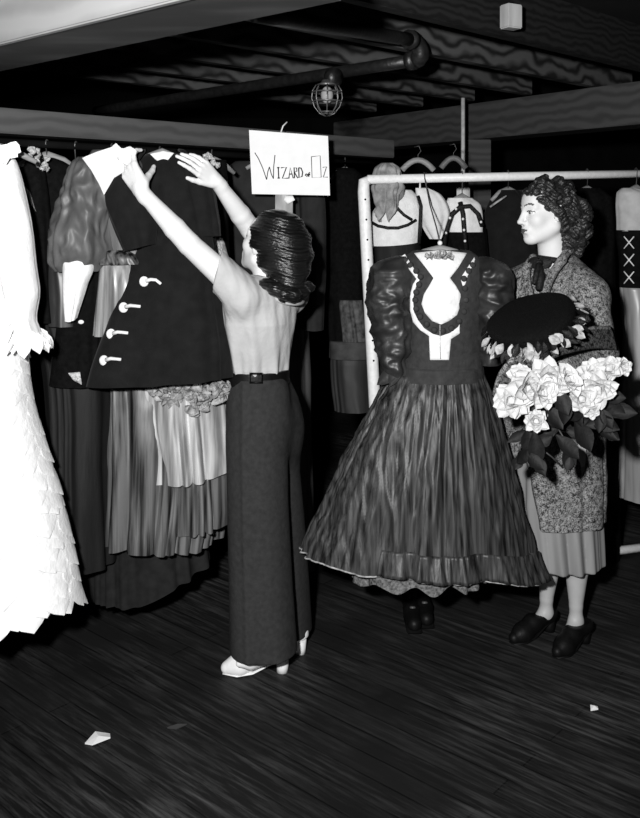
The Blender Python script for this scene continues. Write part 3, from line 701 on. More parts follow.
# ---------------------------------------------------------------- white pipe rack on the right
TL, TR = P(363, 179.5, 3.92), P(700, 172.5, 4.42)
BL, BR = P(384, 582, 3.92), P(712, 540, 4.42)
BL.z = 0.03; BR.z = 0.03
def rack_at(x):
    u = (x - CX) / F; a, d = TL, TR - TL
    t = (u * a.y - a.x) / (d.x - u * d.y); return a + d * t
t = thing('clothes_rack', 'white chipped pipe clothes rack standing behind the right hand woman', 'rack', (BL + BR) / 2 - Vector((0, 0, 0.03)))
b = MB(); b.tube([TL + Vector((0.02, 0, 0)), TR], 0.0195, 14); b.build('top_rail', M_WHITEPAINT, t)
b = MB(); cc = [BL + Vector((0, 0, -0.03)), lerp(BL, TL, 0.5), lerp(BL, TL, 0.97), TL + Vector((0.004, 0, -0.012)), TL + Vector((0.03, 0.01, 0.0))]; b.tube(cc, [0.026, 0.026, 0.026, 0.026, 0.02], 14); b.build('post', M_WHITEPAINT, t)
b = MB(); b.tube([BR + Vector((0, 0, -0.03)), TR + Vector((0, 0, 0.01))], 0.026, 14); b.build('post', M_WHITEPAINT, t)
b = MB(); b.tube([BL, BR], 0.020, 14); b.build('bottom_rail', M_WHITEPAINT, t)
for k in range(9):
    b = MB(); b.ball(lerp(BL, TL, 0.55 + 0.05 * k) + Vector((0.004, -0.0255, 0)), 0.0045, 0.002, 0.0045, 8, 6); b.build('peg_hole', M_BLACK, t)

def rhanger(label, x, c, half, ang=0.5, m=None):
    return hanger(label, rack_at(x) + Vector((0, 0, 0.012)), c, half, ang, 'hangers on the white rack', m)
RS = 0.38
# black dress with white braided yoke
g = thing('yoked_dress', 'black dress with white yoke and curved black braid under the rack corner', 'dress', P(398, 500, 3.72), 'costumes on the white rack')
yk = Cloth([(190, 392, 412, 3.68, 0.03), (200, 382, 420, 3.68, 0.05), (218, 371, 424, 3.68, 0.07), (243, 369, 420, 3.68, 0.08)], [(4, 0.003, 1, 0)], 0.5, 81, hem=lambda c, s: 2 * s - 2 * c)
yo = yk.build('yoke', M_WHITE, g)
b = MB()
def braid(mb, cl, pts, r=0.0075): mb.tube([cl.front(x, y, 0.004) for x, y in pts], r, 8)
braid(b, yk, [(371, 222), (378, 226), (388, 228), (398, 228), (408, 225), (416, 220)]); braid(b, yk, [(390, 200), (394, 203), (398, 209), (404, 215), (412, 220)])
b.build('braid', M_TRIMBLK, yo)
Cloth([(240, 371, 420, 3.70, 0.07), (300, 374, 424, 3.70, 0.09), (500, 372, 432, 3.72, 0.12)], [(7, 0.01, 1, 0)], 0.8, 82).build('skirt', M_DARKSKIRT, g)
rhanger('hanger in the white yoked dress by the rack corner', 400, P(400, 190, 3.70), 0.08)
RS = 0.0
# limp grey cloth folded over the rail
t0 = rack_at(383)
ct = Cloth([(163, 382, 392, t0.y + 0.05, 0.02), (168, 377, 398, t0.y + 0.05, 0.035), (185, 374, 400, t0.y + 0.05, 0.04), (203, 376, 399, t0.y + 0.04, 0.04), (217, 380, 392, t0.y + 0.03, 0.03)], [(7, 0.010, 2, 1)], 0.2, 83, hem=lambda c, s: 5 * math.sin(5 * c), cr=(0.014, 16, 0.5))
tag(ct.build('grey_scarf', mat('grey_cotton', 0.26, 0.85, 0.15, 0.4, 30, 0.3, 40), None, P(383, 212, t0.y)), 'crumpled grey cloth hung behind the rack rail near its corner', 'scarf', 'costumes on the white rack')
RS = 0.34
# white kerchief
g = thing('white_kerchief', 'white pointed kerchief hanging from the rack above the centre dress', 'kerchief', P(432, 238, 3.64), 'costumes on the white rack')
kc = Cloth([(188, 415, 428, 3.64, 0.02), (194, 416, 440, 3.64, 0.035), (212, 420, 449, 3.63, 0.04), (226, 424, 446, 3.63, 0.035), (239, 432, 441, 3.63, 0.02)], [(4, 0.007, 2, 0)], 0.5, 84)
kc.build('cloth', M_WHITE, g)
b = MB(); b.tube([P(418, 196, 3.60), P(421, 206, 3.585), P(420, 226, 3.585), P(419, 244, 3.59)], 0.008, 8); b.build('ribbon', M_TRIMBLK, g)
b = MB(); b.tube([rack_at(420) + Vector((0, 0, -0.018)), P(420, 190, 3.64)], 0.004, 6); b.build('loop', M_WHITE, g)
RS = 0.32
# apron dress with dotted straps
g = thing('strapped_dress', 'black dress with white front and dotted black straps on the rack', 'dress', P(465, 520, 3.80), 'costumes on the white rack')
wf = Cloth([(198, 448, 472, 3.74, 0.03), (206, 446, 480, 3.74, 0.05), (232, 446, 482, 3.74, 0.06)], [(4, 0.003, 1, 0)], 0.5, 85); wo = wf.build('front', M_WHITE, g)
Cloth([(228, 444, 486, 3.77, 0.06), (300, 446, 492, 3.77, 0.08), (520, 440, 500, 3.8, 0.11)], [(7, 0.009, 1, 0)], 0.8, 86).build('skirt', M_BLACK, g)
b = MB(); b.tube([P(444, 246, 3.66), P(447, 228, 3.66), P(452, 214, 3.66), P(460, 207, 3.66), P(470, 206, 3.665), P(478, 214, 3.67), P(482, 226, 3.68)], 0.0105, 8)
b.tube([P(460, 202, 3.665), P(463, 214, 3.655), P(464, 228, 3.655), P(466, 250, 3.66)], 0.0105, 8); b.build('straps', M_TRIMBLK, g)
for x, y in ((446, 233), (450, 218), (463, 219), (464, 230), (465, 241), (481, 222), (456, 209)):
    b = MB(); b.ball(P(x, y, 3.645), 0.006, 0.004, 0.006, 8, 6); b.build('dot', M_WHITE, g)
rhanger('hanger of the black dress with dotted straps', 462, P(462, 197, 3.76), 0.08)
RS = 0.27
# dark coat with pale shoulder
g = thing('dark_cloak', 'dark cloak with pale strap on its shoulder behind the dress sleeve', 'cloak', P(510, 560, 3.92), 'costumes on the white rack')
ck = Cloth([(190, 500, 522, 3.92, 0.03), (200, 490, 540, 3.92, 0.05), (225, 482, 552, 3.92, 0.07), (270, 478, 556, 3.92, 0.08), (560, 470, 560, 3.92, 0.12)], [(6, 0.012, 1, 0)], 0.7, 87); ck.build('body', M_COAT, g)
b = MB(); b.tube([P(490, 207, 3.83), P(497, 202, 3.83), P(506, 196, 3.84)], 0.010, 8, flat=0.5); b.build('strap', M_PALESATIN, g)
rhanger('hanger of the dark cloak on the rack', 508, P(508, 190, 3.94), 0.1)
RS = 0.12
# plain black dresses behind the woman
g = thing('black_cape', 'long black cape hanging behind the right hand woman', 'cape', P(585, 560, 4.15), 'costumes on the white rack')
Cloth([(188, 575, 600, 4.15, 0.03), (198, 562, 612, 4.15, 0.06), (300, 560, 614, 4.15, 0.08), (560, 556, 620, 4.15, 0.1)], [(6, 0.012, 1, 0)], 0.7, 88).build('body', M_BLACK, g)
rhanger('hanger of the black cape behind the woman', 587, P(587, 189, 4.16), 0.09)
RS = 0.14
# laced bodice dress at the right edge
g = thing('laced_dress', 'dress with white crossed lacing on black bodice at the right edge', 'dress', P(640, 500, 4.1), 'costumes on the white rack')
Cloth([(188, 622, 640, 4.08, 0.02), (193, 617, 664, 4.08, 0.05), (231, 617, 668, 4.06, 0.07)], [(5, 0.004, 1, 0)], 0.6, 89).build('blouse', mat('pale_blouse', 0.42, 0.8, 0.15, 0.15, 20), g)
lb = Cloth([(230, 616, 668, 4.06, 0.075), (260, 620, 664, 4.06, 0.075), (287, 620, 664, 4.06, 0.07)], [], 0, 90); lo_ = lb.build('laced_bodice', M_BLACK, g)
for y in (242.5, 260, 277.5):
    b = MB()
    for a, c in (((624, y - 6), (634, y + 6)), ((634, y - 6), (624, y + 6))): b.tube([lb.front(*a, 0.006), lb.front((a[0] + c[0]) / 2, y, 0.008), lb.front(*c, 0.006)], 0.003, 6)
    b.build('lacing', M_WHITE, lo_)
Cloth([(285, 620, 664, 4.07, 0.07), (340, 624, 668, 4.08, 0.09), (420, 622, 676, 4.1, 0.11), (496, 619, 684, 4.12, 0.13)], [(11, 0.014, 0.5, 1), (6, 0.01, 1, 0)], 0.7, 91).build('skirt', mat('silver_satin', 0.30, 0.36, 0.6, 0.4, 14, 0.2, 20, aniso=(1, 1, 0.1)), g, nth=150)
rhanger('hanger of the laced dress at the right edge', 636, P(636, 188, 4.1), 0.08)
RS = 0.0
# two wooden hangers left empty on the rail
def arc_hanger(label, x0, x1, y0, ytop, Y, hook, m):
    t = thing('wooden_hanger', label, 'hanger', P((x0 + x1) / 2, y0, Y), 'empty wooden hangers')
    b = MB(); b.tube([P(lerp(x0, x1, k / 8), y0 - (y0 - ytop) * math.sin(math.pi * (0.12 + 0.76 * k / 8)), Y) for k in range(9)], 0.013, 10, flat=1.0); b.build('shoulder_bar', m, t)
    b = MB(); xm = (x0 + x1) / 2
    b.tube([P(xm, ytop, Y), P(xm, ytop - 5, Y), P(xm + 3, ytop - 9, Y), P(xm + 1, ytop - 14, Y), P(xm - 4, ytop - 13, Y)], 0.003, 6); b.build('hook', M_PIPE, t)
arc_hanger('curved wooden hanger lying on the rack rail left of the conduit', 402, 434, 176, 160, rack_at(418).y - 0.0, 0, M_PALEWOOD)
arc_hanger('darker wooden hanger lying on the rack rail by the conduit', 441, 466, 174, 158, rack_at(453).y - 0.0, 0, mat('dark_hanger_wood', 0.11, 0.5, 0.3, 0.3, 30))

# ---------------------------------------------------------------- the centre dress
DY = 3.27
g = thing('centre_dress', 'dark taffeta dress with puffed sleeves, white keyhole front and full skirt', 'dress', P(430, 600, DY))
bd = Cloth([(250, 413, 470, DY, 0.05), (258, 404, 480, DY, 0.07), (272, 397, 488, DY, 0.095), (300, 400, 484, DY, 0.11), (335, 404, 479, DY, 0.105), (360, 401, 481, DY, 0.10), (373, 398, 482, DY, 0.10)], [(4, 0.002, 1, 0)], 0.3, 101)
bo = bd.build('bodice', M_BODICE, g)
fn = lambda x, y, o: bd.front(x, y, 0.004 + o)
fn2 = lambda x, y, o: bd.front(x, y, 0.009 + o)
b = MB(); applique(b, [(414, 253), (440, 250), (467, 253), (458, 268), (450, 278), (456, 286), (460.5, 294), (461, 304), (457, 315), (449, 321), (441, 324.5), (432, 321), (425, 313), (421.5, 304), (424, 294), (429, 286), (433.5, 278), (426, 268)], fn, 3, 0.004)
kh = b.build('keyhole_panel', M_WHITE, bo)
b = MB(); applique(b, [(400, 257), (405, 254), (416, 272), (420, 279), (415.5, 288), (413, 299), (414, 312), (418, 320), (424, 328), (433, 334), (441, 336), (450, 333), (458, 327), (463, 318), (465, 306), (464.5, 292), (461, 280), (462, 276), (475, 256), (482, 260), (468, 277), (470, 284), (471.5, 298), (470, 314), (467, 324), (459, 334), (451, 339), (449, 360), (430, 360), (429, 336), (420, 330), (413, 322), (410, 310), (410, 295), (413, 284), (416.5, 279), (408, 268)], fn, 2.5, 0.004)
tb = b.build('white_trim', M_WHITE, bo)
loopL = [(404, 259), (409, 264), (415, 270), (419.5, 276), (418, 284), (415, 292), (414, 300), (415, 309), (419, 317), (426, 325), (434, 331), (443, 332), (452, 329), (460, 322), (465, 312), (467, 300), (466, 288), (465, 278), (470, 270), (474, 264)]
for i, (x, y) in enumerate(loopL):
    x = lerp(x, 441, 0.045); y = lerp(y, 300, 0.03)
    b = MB(); b.ball(bd.front(x, y, 0.011), 0.0112, 0.007, 0.0112, 12, 8); b.build('scallop', M_BODICE, tb)
b = MB(); q = random.Random(12)
for i in range(26):
    x = lerp(427, 453, (i + .5) / 26); y = 257 - 2.5 * math.sin((i / 26) * math.pi) + q.uniform(-2, 2.5)
    b.petal(bd.front(x, y, 0.008), (q.uniform(-1, 1), -0.6, q.uniform(-1, .6)), (0, -1, 0.2), 0.024, 0.022, 0.6, 5, 5, 0.4, 0.4)
b.build('lace_collar', M_LACE, bo)
b = MB(); b.tube([bd.front(440, 325, 0.012), bd.front(440, 345, 0.012), bd.front(440.5, 359, 0.012)], 0.0012, 6); b.build('placket_seam', M_LACE, tb)
sl = Cloth([(256, 396, 410, DY, 0.03), (261, 380, 411, DY, 0.055), (270, 372, 412, DY - 0.01, 0.075), (290, 369, 412, DY - 0.01, 0.082), (315, 371, 412, DY - 0.01, 0.082), (342, 376, 410, DY - 0.01, 0.075), (362, 380, 407, DY - 0.02, 0.06), (376, 386, 404, DY - 0.02, 0.04)], [(4, 0.004, 2, 0)], 0.0, 102, cr=(0.013, 10, 1.5))
sl.build('sleeve', M_TAFSLEEVE, g, nth=140, nv=60)
sr = Cloth([(257, 476, 490, DY, 0.03), (264, 474, 503, DY - 0.01, 0.06), (276, 474, 509, DY - 0.02, 0.08), (296, 475, 510, DY - 0.02, 0.085), (320, 476, 506, DY - 0.02, 0.08), (345, 478, 502, DY - 0.02, 0.06), (364, 480, 497, DY - 0.02, 0.04)], [(4, 0.004, 2, 0)], 0.0, 103, cr=(0.012, 10, 1.5))
sr.build('sleeve', M_TAFSLEEVE, g, nth=140, nv=60)
wb_ = Cloth([(365, 400, 482, DY, 0.106), (379, 394, 483, DY, 0.112)], [(14, 0.0015, 1, 0)], 0, 104); wo = wb_.build('waistband', M_BODICE, g)
b = MB()
b.petal(P(398, 368, DY - 0.05), (-0.75, -0.2, -0.55), (0, -1, 0.2), 0.10, 0.045, 0.3, 5, 6, 0.5, 0.1)
b.petal(P(398, 366, DY - 0.05), (-0.4, -0.3, -0.9), (0, -1, 0.2), 0.08, 0.04, 0.3, 5, 6, 0.5, 0.1)
b.build('bow', M_TAFSLEEVE, wo)
SKR = [(373, 393, 483, DY, 0.10), (400, 378, 492, DY, 0.13), (440, 357, 503, DY, 0.155), (480, 338, 514, DY, 0.175), (520, 322, 526, DY, 0.19), (545, 311, 533, DY, 0.20), (559, 306, 538, DY, 0.205)]
hem = lambda c, s: (-8 * max(0, -c) + 18 * max(0, c)**2 + 1.5 * math.sin(9 * c))
sk = Cloth(SKR, [(61, 0.005, 0.5, 1), (13, 0.010, 0.9, 0), (27, 0.006, 1.4, 0), (5, 0.012, 1.0, 0)], 0.6, 105, hem=hem, warp=1.6, cr=(0.007, 20, 0.07))
so = sk.build('skirt', M_TAFFETA, g, nth=420, nv=60)
# flounce along the lower hem, front right half
v = []; f = []; n = 150; q = 8
for j in range(q + 1):
    for i in range(n + 1):
        th = lerp(0.02, 2.0, i / n); vv = lerp(0.865, 0.995, j / q)
        v.append(sk.at(th, vv, 0.010 + 0.010 * j / q * (1 + 0.7 * math.sin(70 * i / n + 2 * math.sin(i * .2)))))
for j in range(q):
    for i in range(n): a = j * (n + 1) + i; f.append((a, a + 1, a + n + 2, a + n + 1))
o = raw_mesh('flounce', v, f, M_TAFFETA, so); md = o.modifiers.new('thick', 'SOLIDIFY'); md.thickness = 0.002
hb = []
for i in range(361):
    hb.append(sk.at(2 * math.pi * i / 360, 1.0, 0.003))
b = MB(); b.tube(hb[:-1], 0.003, 6, closed=True); b.build('hem_edge', M_ROSE, so)
pt = Cloth([(470, 365, 490, DY, 0.13), (540, 352, 500, DY, 0.165), (572, 350, 498, DY, 0.175)], [(17, 0.014, 0.5, 0), (41, 0.004, 1, 0)], 0.8, 106, hem=lambda c, s: 4 * math.sin(14 * c + 1))
pt.build('petticoat', mat('dim_lace', 0.10, 0.6, 0.4, 0.8, 90, 0.5, 120), g, nth=200)
tg = thing('clothes_hanger', 'hanger of the dark taffeta dress in front of the rack', 'hanger', P(440, 250, DY))
ra = rack_at(424)
b = MB(); b.tube([P(408, 262, DY), P(424, 252, DY), P(440, 248, DY), P(456, 252, DY), P(474, 262, DY)], [0.008, 0.012, 0.013, 0.012, 0.008], 10); b.build('shoulder_bar', M_PALEWOOD, tg)
b = MB(); b.tube([P(440, 248, DY), P(439, 238, DY), P(436, 226, lerp(DY, ra.y, .3)), P(430, 205, lerp(DY, ra.y, .7)), ra + Vector((0, -0.026, 0)), ra + Vector((0, -0.018, 0.018)), ra + Vector((0, 0.0, 0.026)), ra + Vector((0, 0.02, 0.018))], 0.0028, 6); b.build('hook', M_METAL, tg)
b = MB(); b.ball(P(440, 243, DY - 0.012), 0.009); b.build('hook_collar', M_WHITE, tg)
# dark shoes on the floor below the dress
for i, (x, y, dx) in enumerate(((412, 622, 0.0), (424, 617, 0.02))):
    p = floorP(x, y); g = thing('dark_shoe', ['worn dark shoe on the floor under the taffeta dress, nearer one', 'worn dark shoe on the floor under the taffeta dress, farther one'][i], 'shoe', p, 'shoes under the centre dress')
    fd = Field(p + Vector((-0.1, -0.16, -0.01)), p + Vector((0.1, 0.2, 0.16)), 0.005)
    fd.cone(p + Vector((0, -0.085, 0.03)), p + Vector((0, 0.0, 0.035)), 0.028, 0.032, 0.02); fd.cone(p + Vector((0, 0, 0.04)), p + Vector((0, 0.1, 0.05)), 0.03, 0.032, 0.02); fd.cone(p + Vector((0, 0.09, 0.06)), p + Vector((0, 0.11, 0.09)), 0.03, 0.034, 0.02)
    fd.ell(p + Vector((0, 0.09, 0.11)), (0.026, 0.035, 0.03), None, 0.01, True); fd.cut(p + Vector((0, 0, 0.012)), (0, 0, -1))
    V, Q = fd.surface(); raw_mesh('upper', V, Q, M_LEATHER, g)
    b = MB(); b.box(p + Vector((0, -0.03, 0.006)), 0.062, 0.16, 0.011, None, 0.005); b.box(p + Vector((0, 0.095, 0.006)), 0.052, 0.06, 0.012, None, 0.004); b.build('sole', M_BLACK, g)
    b = MB(); b.box(p + Vector((0, -0.02, 0.068)), 0.022, 0.02, 0.006, None, 0.002); b.build('buckle', M_METAL, g)

# ---------------------------------------------------------------- lettered card on a stake
SY = 3.70
def sgn(u, v, o=0.0):
    """card coordinates 0..1 across and down"""
    x = lerp(lerp(249, 328, u), lerp(252, 330, u), v); y = lerp(lerp(130, 136, u), lerp(194, 195.5, u), v)
    return P(x, y, SY - o)
t = thing('card_sign', 'white card sign with uneven hand lettering on a wooden stake', 'sign', P(284, 215, SY))
b = MB(); applique(b, [(0, 0), (1, 0), (1, 1), (0, 1)], lambda u, v, o: sgn(u, v, o), 0.25, 0.004); b.build('card', M_PAPER, t, smooth=False)
def stroke(mb, pts, r=0.0016): mb.tube([sgn(u, v, 0.0055) for u, v in pts], r, 6, flat=1.0)
S = lambda x, y: ((x - 57) / 515.0 + 0.0, (y - 66 - (x - 57) * 0.07) / 400.0)   # pixels of a close-up to card coordinates
W_ = [[(88, 208), (110, 245), (135, 305), (158, 380)], [(158, 380), (168, 330), (180, 300)], [(180, 300), (190, 345), (203, 376)], [(203, 376), (208, 300), (220, 225)]]
I_ = [[(238, 306), (238, 372)], [(230, 306), (246, 306)], [(230, 373), (246, 373)]]
Z_ = [[(255, 308), (292, 305), (262, 376), (302, 376)]]
A_ = [[(305, 378), (316, 308), (334, 378)], [(309, 350), (328, 350)]]
R_ = [[(342, 378), (342, 308), (358, 312), (360, 332), (343, 340), (364, 378)]]
D_ = [[(372, 310), (372, 376), (392, 368), (397, 340), (388, 314), (372, 310)]]
of_ = [[(420, 352), (414, 362), (424, 370), (430, 358), (420, 352)], [(446, 344), (438, 348), (436, 372)], [(430, 358), (446, 357)]]
O_ = [[(458, 240), (458, 378), (518, 378), (516, 234), (458, 240)]]
z_ = [[(530, 312), (556, 308), (532, 378), (562, 378)]]
b = MB()
for grp, r in ((W_, 0.0018), (I_, 0.0024), (Z_, 0.0024), (A_, 0.0024), (R_, 0.0024), (D_, 0.0026), (of_, 0.0028), (O_, 0.0015), (z_, 0.0017)):
    for st in grp: stroke(b, [S(*p) for p in st], r)
b.build('lettering', M_INK, t)
b = MB(); sp = P(284, 170, SY + 0.012); b.box((sp.x, SY + 0.014, (1.93 + 1.45) / 2), 0.072, 0.014, 1.93 - 1.45, None, 0.002); b.build('stake', mat('stake_pine', 0.42, 0.75, 0.2, 0.4, 30, aniso=(1, 1, .2)), t)
b = MB(); b.tube([P(281, 132, SY - 0.006), P(283, 126, SY), P(287, 122, SY + 0.01)], 0.003, 6); b.build('string', M_WHITE, t)
b = MB(); applique(b, [(285, 196), (293, 196), (295, 200), (288, 204), (284, 200)], lambda x, y, o: P(x, y, SY - 0.004 - o), 2, 0.002); b.build('paper_tag', M_PAPER, t)

# ---------------------------------------------------------------- scraps on the floor
def scrap(x, y, pts, label, m):
    p = floorP(x, y); b = MB(); n = len(pts)
    top = [p + Vector((a, c, 0.006 + h)) for a, c, h in pts]; bot = [q - Vector((0, 0, 0.004)) for q in top]
    cen = sum(top, Vector()) / n + Vector((0, 0, 0.006)); cb = cen - Vector((0, 0, 0.004))
    f = [(i, (i + 1) % n, 2 * n) for i in range(n)] + [(n + (i + 1) % n, n + i, 2 * n + 1) for i in range(n)] + [((i + 1) % n, i, n + i, n + (i + 1) % n) for i in range(n)]
    b.add(top + bot + [cen, cb], f); tag(b.build('paper_scrap', m, None, p, False), label, 'scrap', 'litter on the floor')
scrap(98, 741, [(-0.035, -0.02, 0), (-0.01, -0.03, 0.002), (0.038, 0.0, 0.006), (0.03, 0.03, 0), (-0.015, 0.028, 0.008)], 'crumpled paper scrap on the floor at lower left', M_PAPER)
scrap(594, 710, [(-0.014, -0.01, 0), (0.012, -0.006, 0.002), (0.016, 0.012, 0), (-0.008, 0.014, 0.004)], 'tiny white paper scrap on the floor at lower right', M_PAPER)
scrap(177, 728, [(-0.03, -0.006, 0), (0.0, -0.012, 0), (0.03, 0.006, 0.004), (0.0, 0.014, 0)], 'small dark scrap on the floor right of the crumpled paper', mat('dull_scrap', 0.03, 0.7))
# ---------------------------------------------------------------- people: helpers
def frame(fwd, up):
    f = Vector(fwd).normalized(); u = Vector(up); u = (u - f * u.dot(f)).normalized(); l = u.cross(f)   # l: the person's left
    return f, u, l
def rotm(f, u, l):   # columns: l, f, u
    return Matrix(((l.x, f.x, u.x), (l.y, f.y, u.y), (l.z, f.z, u.z)))
def head(fd, c, f, u, l, k=1.0):
    """head of about 0.23 m built round its middle"""
    M = rotm(f, u, l); W = lambda a, b, d: c + f * (a * k) + u * (b * k) + l * (d * k)   # forward, up, left
    fd.ell(W(-0.014, 0.036, 0), (0.071 * k, 0.092 * k, 0.083 * k), M, 0.01)
    fd.ell(W(0.028, -0.028, 0), (0.057 * k, 0.060 * k, 0.079 * k), M, 0.03)
    for s in (-1, 1):
        fd.cone(W(-0.004, -0.052, 0.050 * s), W(0.062, -0.094, 0.014 * s), 0.020 * k, 0.016 * k, 0.025)
        fd.ell(W(0.058, -0.024, 0.036 * s), (0.021 * k, 0.020 * k, 0.020 * k), M, 0.025)
        fd.cone(W(0.083, 0.021, 0.012 * s), W(0.066, 0.021, 0.044 * s), 0.009 * k, 0.008 * k, 0.016)
    fd.ell(W(0.075, -0.096, 0), (0.016 * k, 0.015 * k, 0.014 * k), M, 0.02)
    fd.ell(W(0.062, 0.045, 0), (0.045 * k, 0.024 * k, 0.035 * k), M, 0.02)
    for s in (-1, 1): fd.ell(W(0.090, 0.003, 0.031 * s), (0.016 * k, 0.014 * k, 0.012 * k), M, 0.012, True)
    for s in (-1, 1): fd.ell(W(0.0715, 0.002, 0.030 * s), (0.0145 * k, 0.013 * k, 0.0125 * k), M, 0.003)
    for s in (-1, 1): fd.cone(W(0.085, 0.0115, 0.018 * s), W(0.076, 0.0105, 0.044 * s), 0.0036 * k, 0.003 * k, 0.004)
    fd.cone(W(0.084, 0.016, 0), W(0.105, -0.028, 0), 0.0075 * k, 0.0095 * k, 0.012)
    fd.ell(W(0.107, -0.0315, 0), (0.0095 * k, 0.011 * k, 0.0085 * k), M, 0.006)
    for s in (-1, 1): fd.ell(W(0.094, -0.035, 0.0115 * s), (0.0065 * k, 0.010 * k, 0.0065 * k), M, 0.006)
    fd.ell(W(0.082, -0.064, 0), (0.024 * k, 0.014 * k, 0.020 * k), M, 0.02)
    for s in (-1, 1): fd.cone(W(0.0945, -0.0575, 0.004 * s), W(0.083, -0.0625, 0.022 * s), 0.0058 * k, 0.003 * k, 0.004)
    fd.cone(W(0.0925, -0.0695, -0.010), W(0.0925, -0.0695, 0.010), 0.0062 * k, 0.0062 * k, 0.005)
    fd.cone(W(0.1005, -0.0632, -0.022), W(0.1005, -0.0632, 0.022), 0.0022 * k, 0.0022 * k, 0.003, True)
    fd.cone(W(0.0945, -0.081, -0.012), W(0.0945, -0.081, 0.012), 0.0055 * k, 0.0055 * k, 0.010, True)
    for s in (-1, 1):
        fd.ell(W(-0.012, -0.004, 0.072 * s), (0.008 * k, 0.019 * k, 0.031 * k), rotm(*frame(f + u * 0.25, u)), 0.006)
        fd.ell(W(-0.010, 0.000, 0.081 * s), (0.007 * k, 0.011 * k, 0.019 * k), M, 0.004, True)
    return W
def face_mats(V, Q, c, f, u, l, k=1.0):
    """material per face: 0 skin, 1 lips, 2 brows, 3 iris, 4 white of the eye"""
    ctr = V[Q].mean(1) - np.array(c); a = ctr @ np.array(f) / k; b = ctr @ np.array(u) / k; d = ctr @ np.array(l) / k
    m = np.zeros(len(Q), dtype=np.int32); ad = np.abs(d); a = np.where((a < 0.114) & (ad < 0.07), a, -1)
    lips = (a > 0.072) & (ad < 0.021) & (b < -0.0550 - ad * 0.15) & (b > -0.0745 + ad * 0.55); m[lips] = 1
    br = (a > 0.05) & (ad > 0.010) & (ad < 0.047) & (np.abs(b - (0.0265 + 0.007 * np.sin((ad - 0.010) / 0.037 * 2.6))) < 0.0032); m[br] = 2
    ew = (a > 0.062) & (((ad - 0.030) / 0.0145)**2 + ((b - 0.002) / 0.0062)**2 < 1); m[ew] = 4
    ir = (a > 0.062) & (((ad - 0.031) / 0.0062)**2 + ((b - 0.0025) / 0.0062)**2 < 1); m[ir] = 3
    ln = (a > 0.06) & (ad > 0.014) & (ad < 0.047) & (np.abs(b - (0.0085 - 18 * (ad - 0.030)**2)) < 0.0022); m[ln] = 2
    return m
SKINS = lambda: [M_SKIN, M_LIP, M_BROW, M_EYE, M_EYEWHITE]
def hand(fd, w, d, n, side, curl=(20, 25, 20), spread=0.10, thumb=(0.55, 0.5), k=0.95, fan=None):
    """w wrist, d towards the fingers, n the way the palm faces, side the thumb side; curl bends each joint towards n"""
    d = Vector(d).normalized(); n = Vector(n); n = (n - d * n.dot(d)).normalized(); s = Vector(side); s = (s - d * s.dot(d) - n * s.dot(n)).normalized()
    fd.cone(w - d * 0.02, w + d * 0.02, 0.024 * k, 0.022 * k, 0.012)
    off = (0.030, 0.010, -0.010, -0.029); ln = (0.042, 0.047, 0.043, 0.033); pal = (0.088, 0.092, 0.087, 0.078)
    for i in range(4):
        kn = w + d * (pal[i] * k) + s * (off[i] * k)
        fd.cone(w + d * 0.012 + s * (off[i] * 0.55 * k), kn, 0.0125 * k, 0.0105 * k, 0.012)
    fd.ell(w + d * 0.05 * k + n * 0.006, (0.034 * k, 0.042 * k, 0.013 * k), Matrix(((s.x, d.x, n.x), (s.y, d.y, n.y), (s.z, d.z, n.z))), 0.012)
    for i in range(4):
        p = w + d * (pal[i] * k) + s * (off[i] * k)
        a = (fan[i] if fan else (1.5 - i) * spread); dd = (d + s * a).normalized(); ang = 0
        for j, (fr, c) in enumerate(zip((1.0, 0.62, 0.5), curl if not isinstance(curl[0], (tuple, list)) else curl[i])):
            ang += math.radians(c); q = p + (dd * math.cos(ang) + n * math.sin(ang)) * (ln[i] * fr * k)
            fd.cone(p, q, (0.0092 - 0.0009 * j) * k, (0.0085 - 0.0010 * j) * k, 0.003); p = q
    t0 = w + d * 0.022 * k + s * 0.020 * k + n * 0.006
    td = (d * math.cos(thumb[0]) + s * math.sin(thumb[0]) + n * (thumb[2] if len(thumb) > 2 else 0.25)).normalized(); t1 = t0 + td * 0.042 * k
    td2 = (td + n * thumb[1] * 0.5 + d * 0.3).normalized(); t2 = t1 + td2 * 0.032 * k; t3 = t2 + (td2 + d * 0.25).normalized() * 0.024 * k
    fd.cone(t0, t1, 0.0155 * k, 0.0115 * k, 0.012); fd.cone(t1, t2, 0.0112 * k, 0.0095 * k, 0.003); fd.cone(t2, t3, 0.0096 * k, 0.0075 * k, 0.003)
def limb(fd, pts, rs, k=0.02):
    for i in range(len(pts) - 1): fd.cone(pts[i], pts[i + 1], rs[i], rs[i + 1], k if i == 0 else 0.006)
def rows_px(rows):
    """(y, x_left, x_right, Y, half depth) to loft rows"""
    out = []
    for y, xl, xr, Y, d in rows:
        c = P((xl + xr) / 2, y, Y); out.append((c.z, c.x, c.y, (xr - xl) / 2 / F * Y, d))
    return out
def nz(seed):
    q = random.Random(seed); W = [(q.uniform(-1, 1), q.uniform(-1, 1), q.uniform(-1, 1), q.uniform(0, 6.28)) for _ in range(9)]
    def fn(X, Y, Z, sc):
        r = 0
        for i, (a, b, c, p) in enumerate(W):
            r = r + np.sin((a * X + b * Y + c * Z) * sc * (1 + 0.25 * i) + p)
        return r / 5.0
    return fn
def pump(fd_center, toe, heel, zsole, hh, wid, white=True):
    """a shoe upper: closed pump around the foot from heel to toe (both on the floor plane)"""
    pass

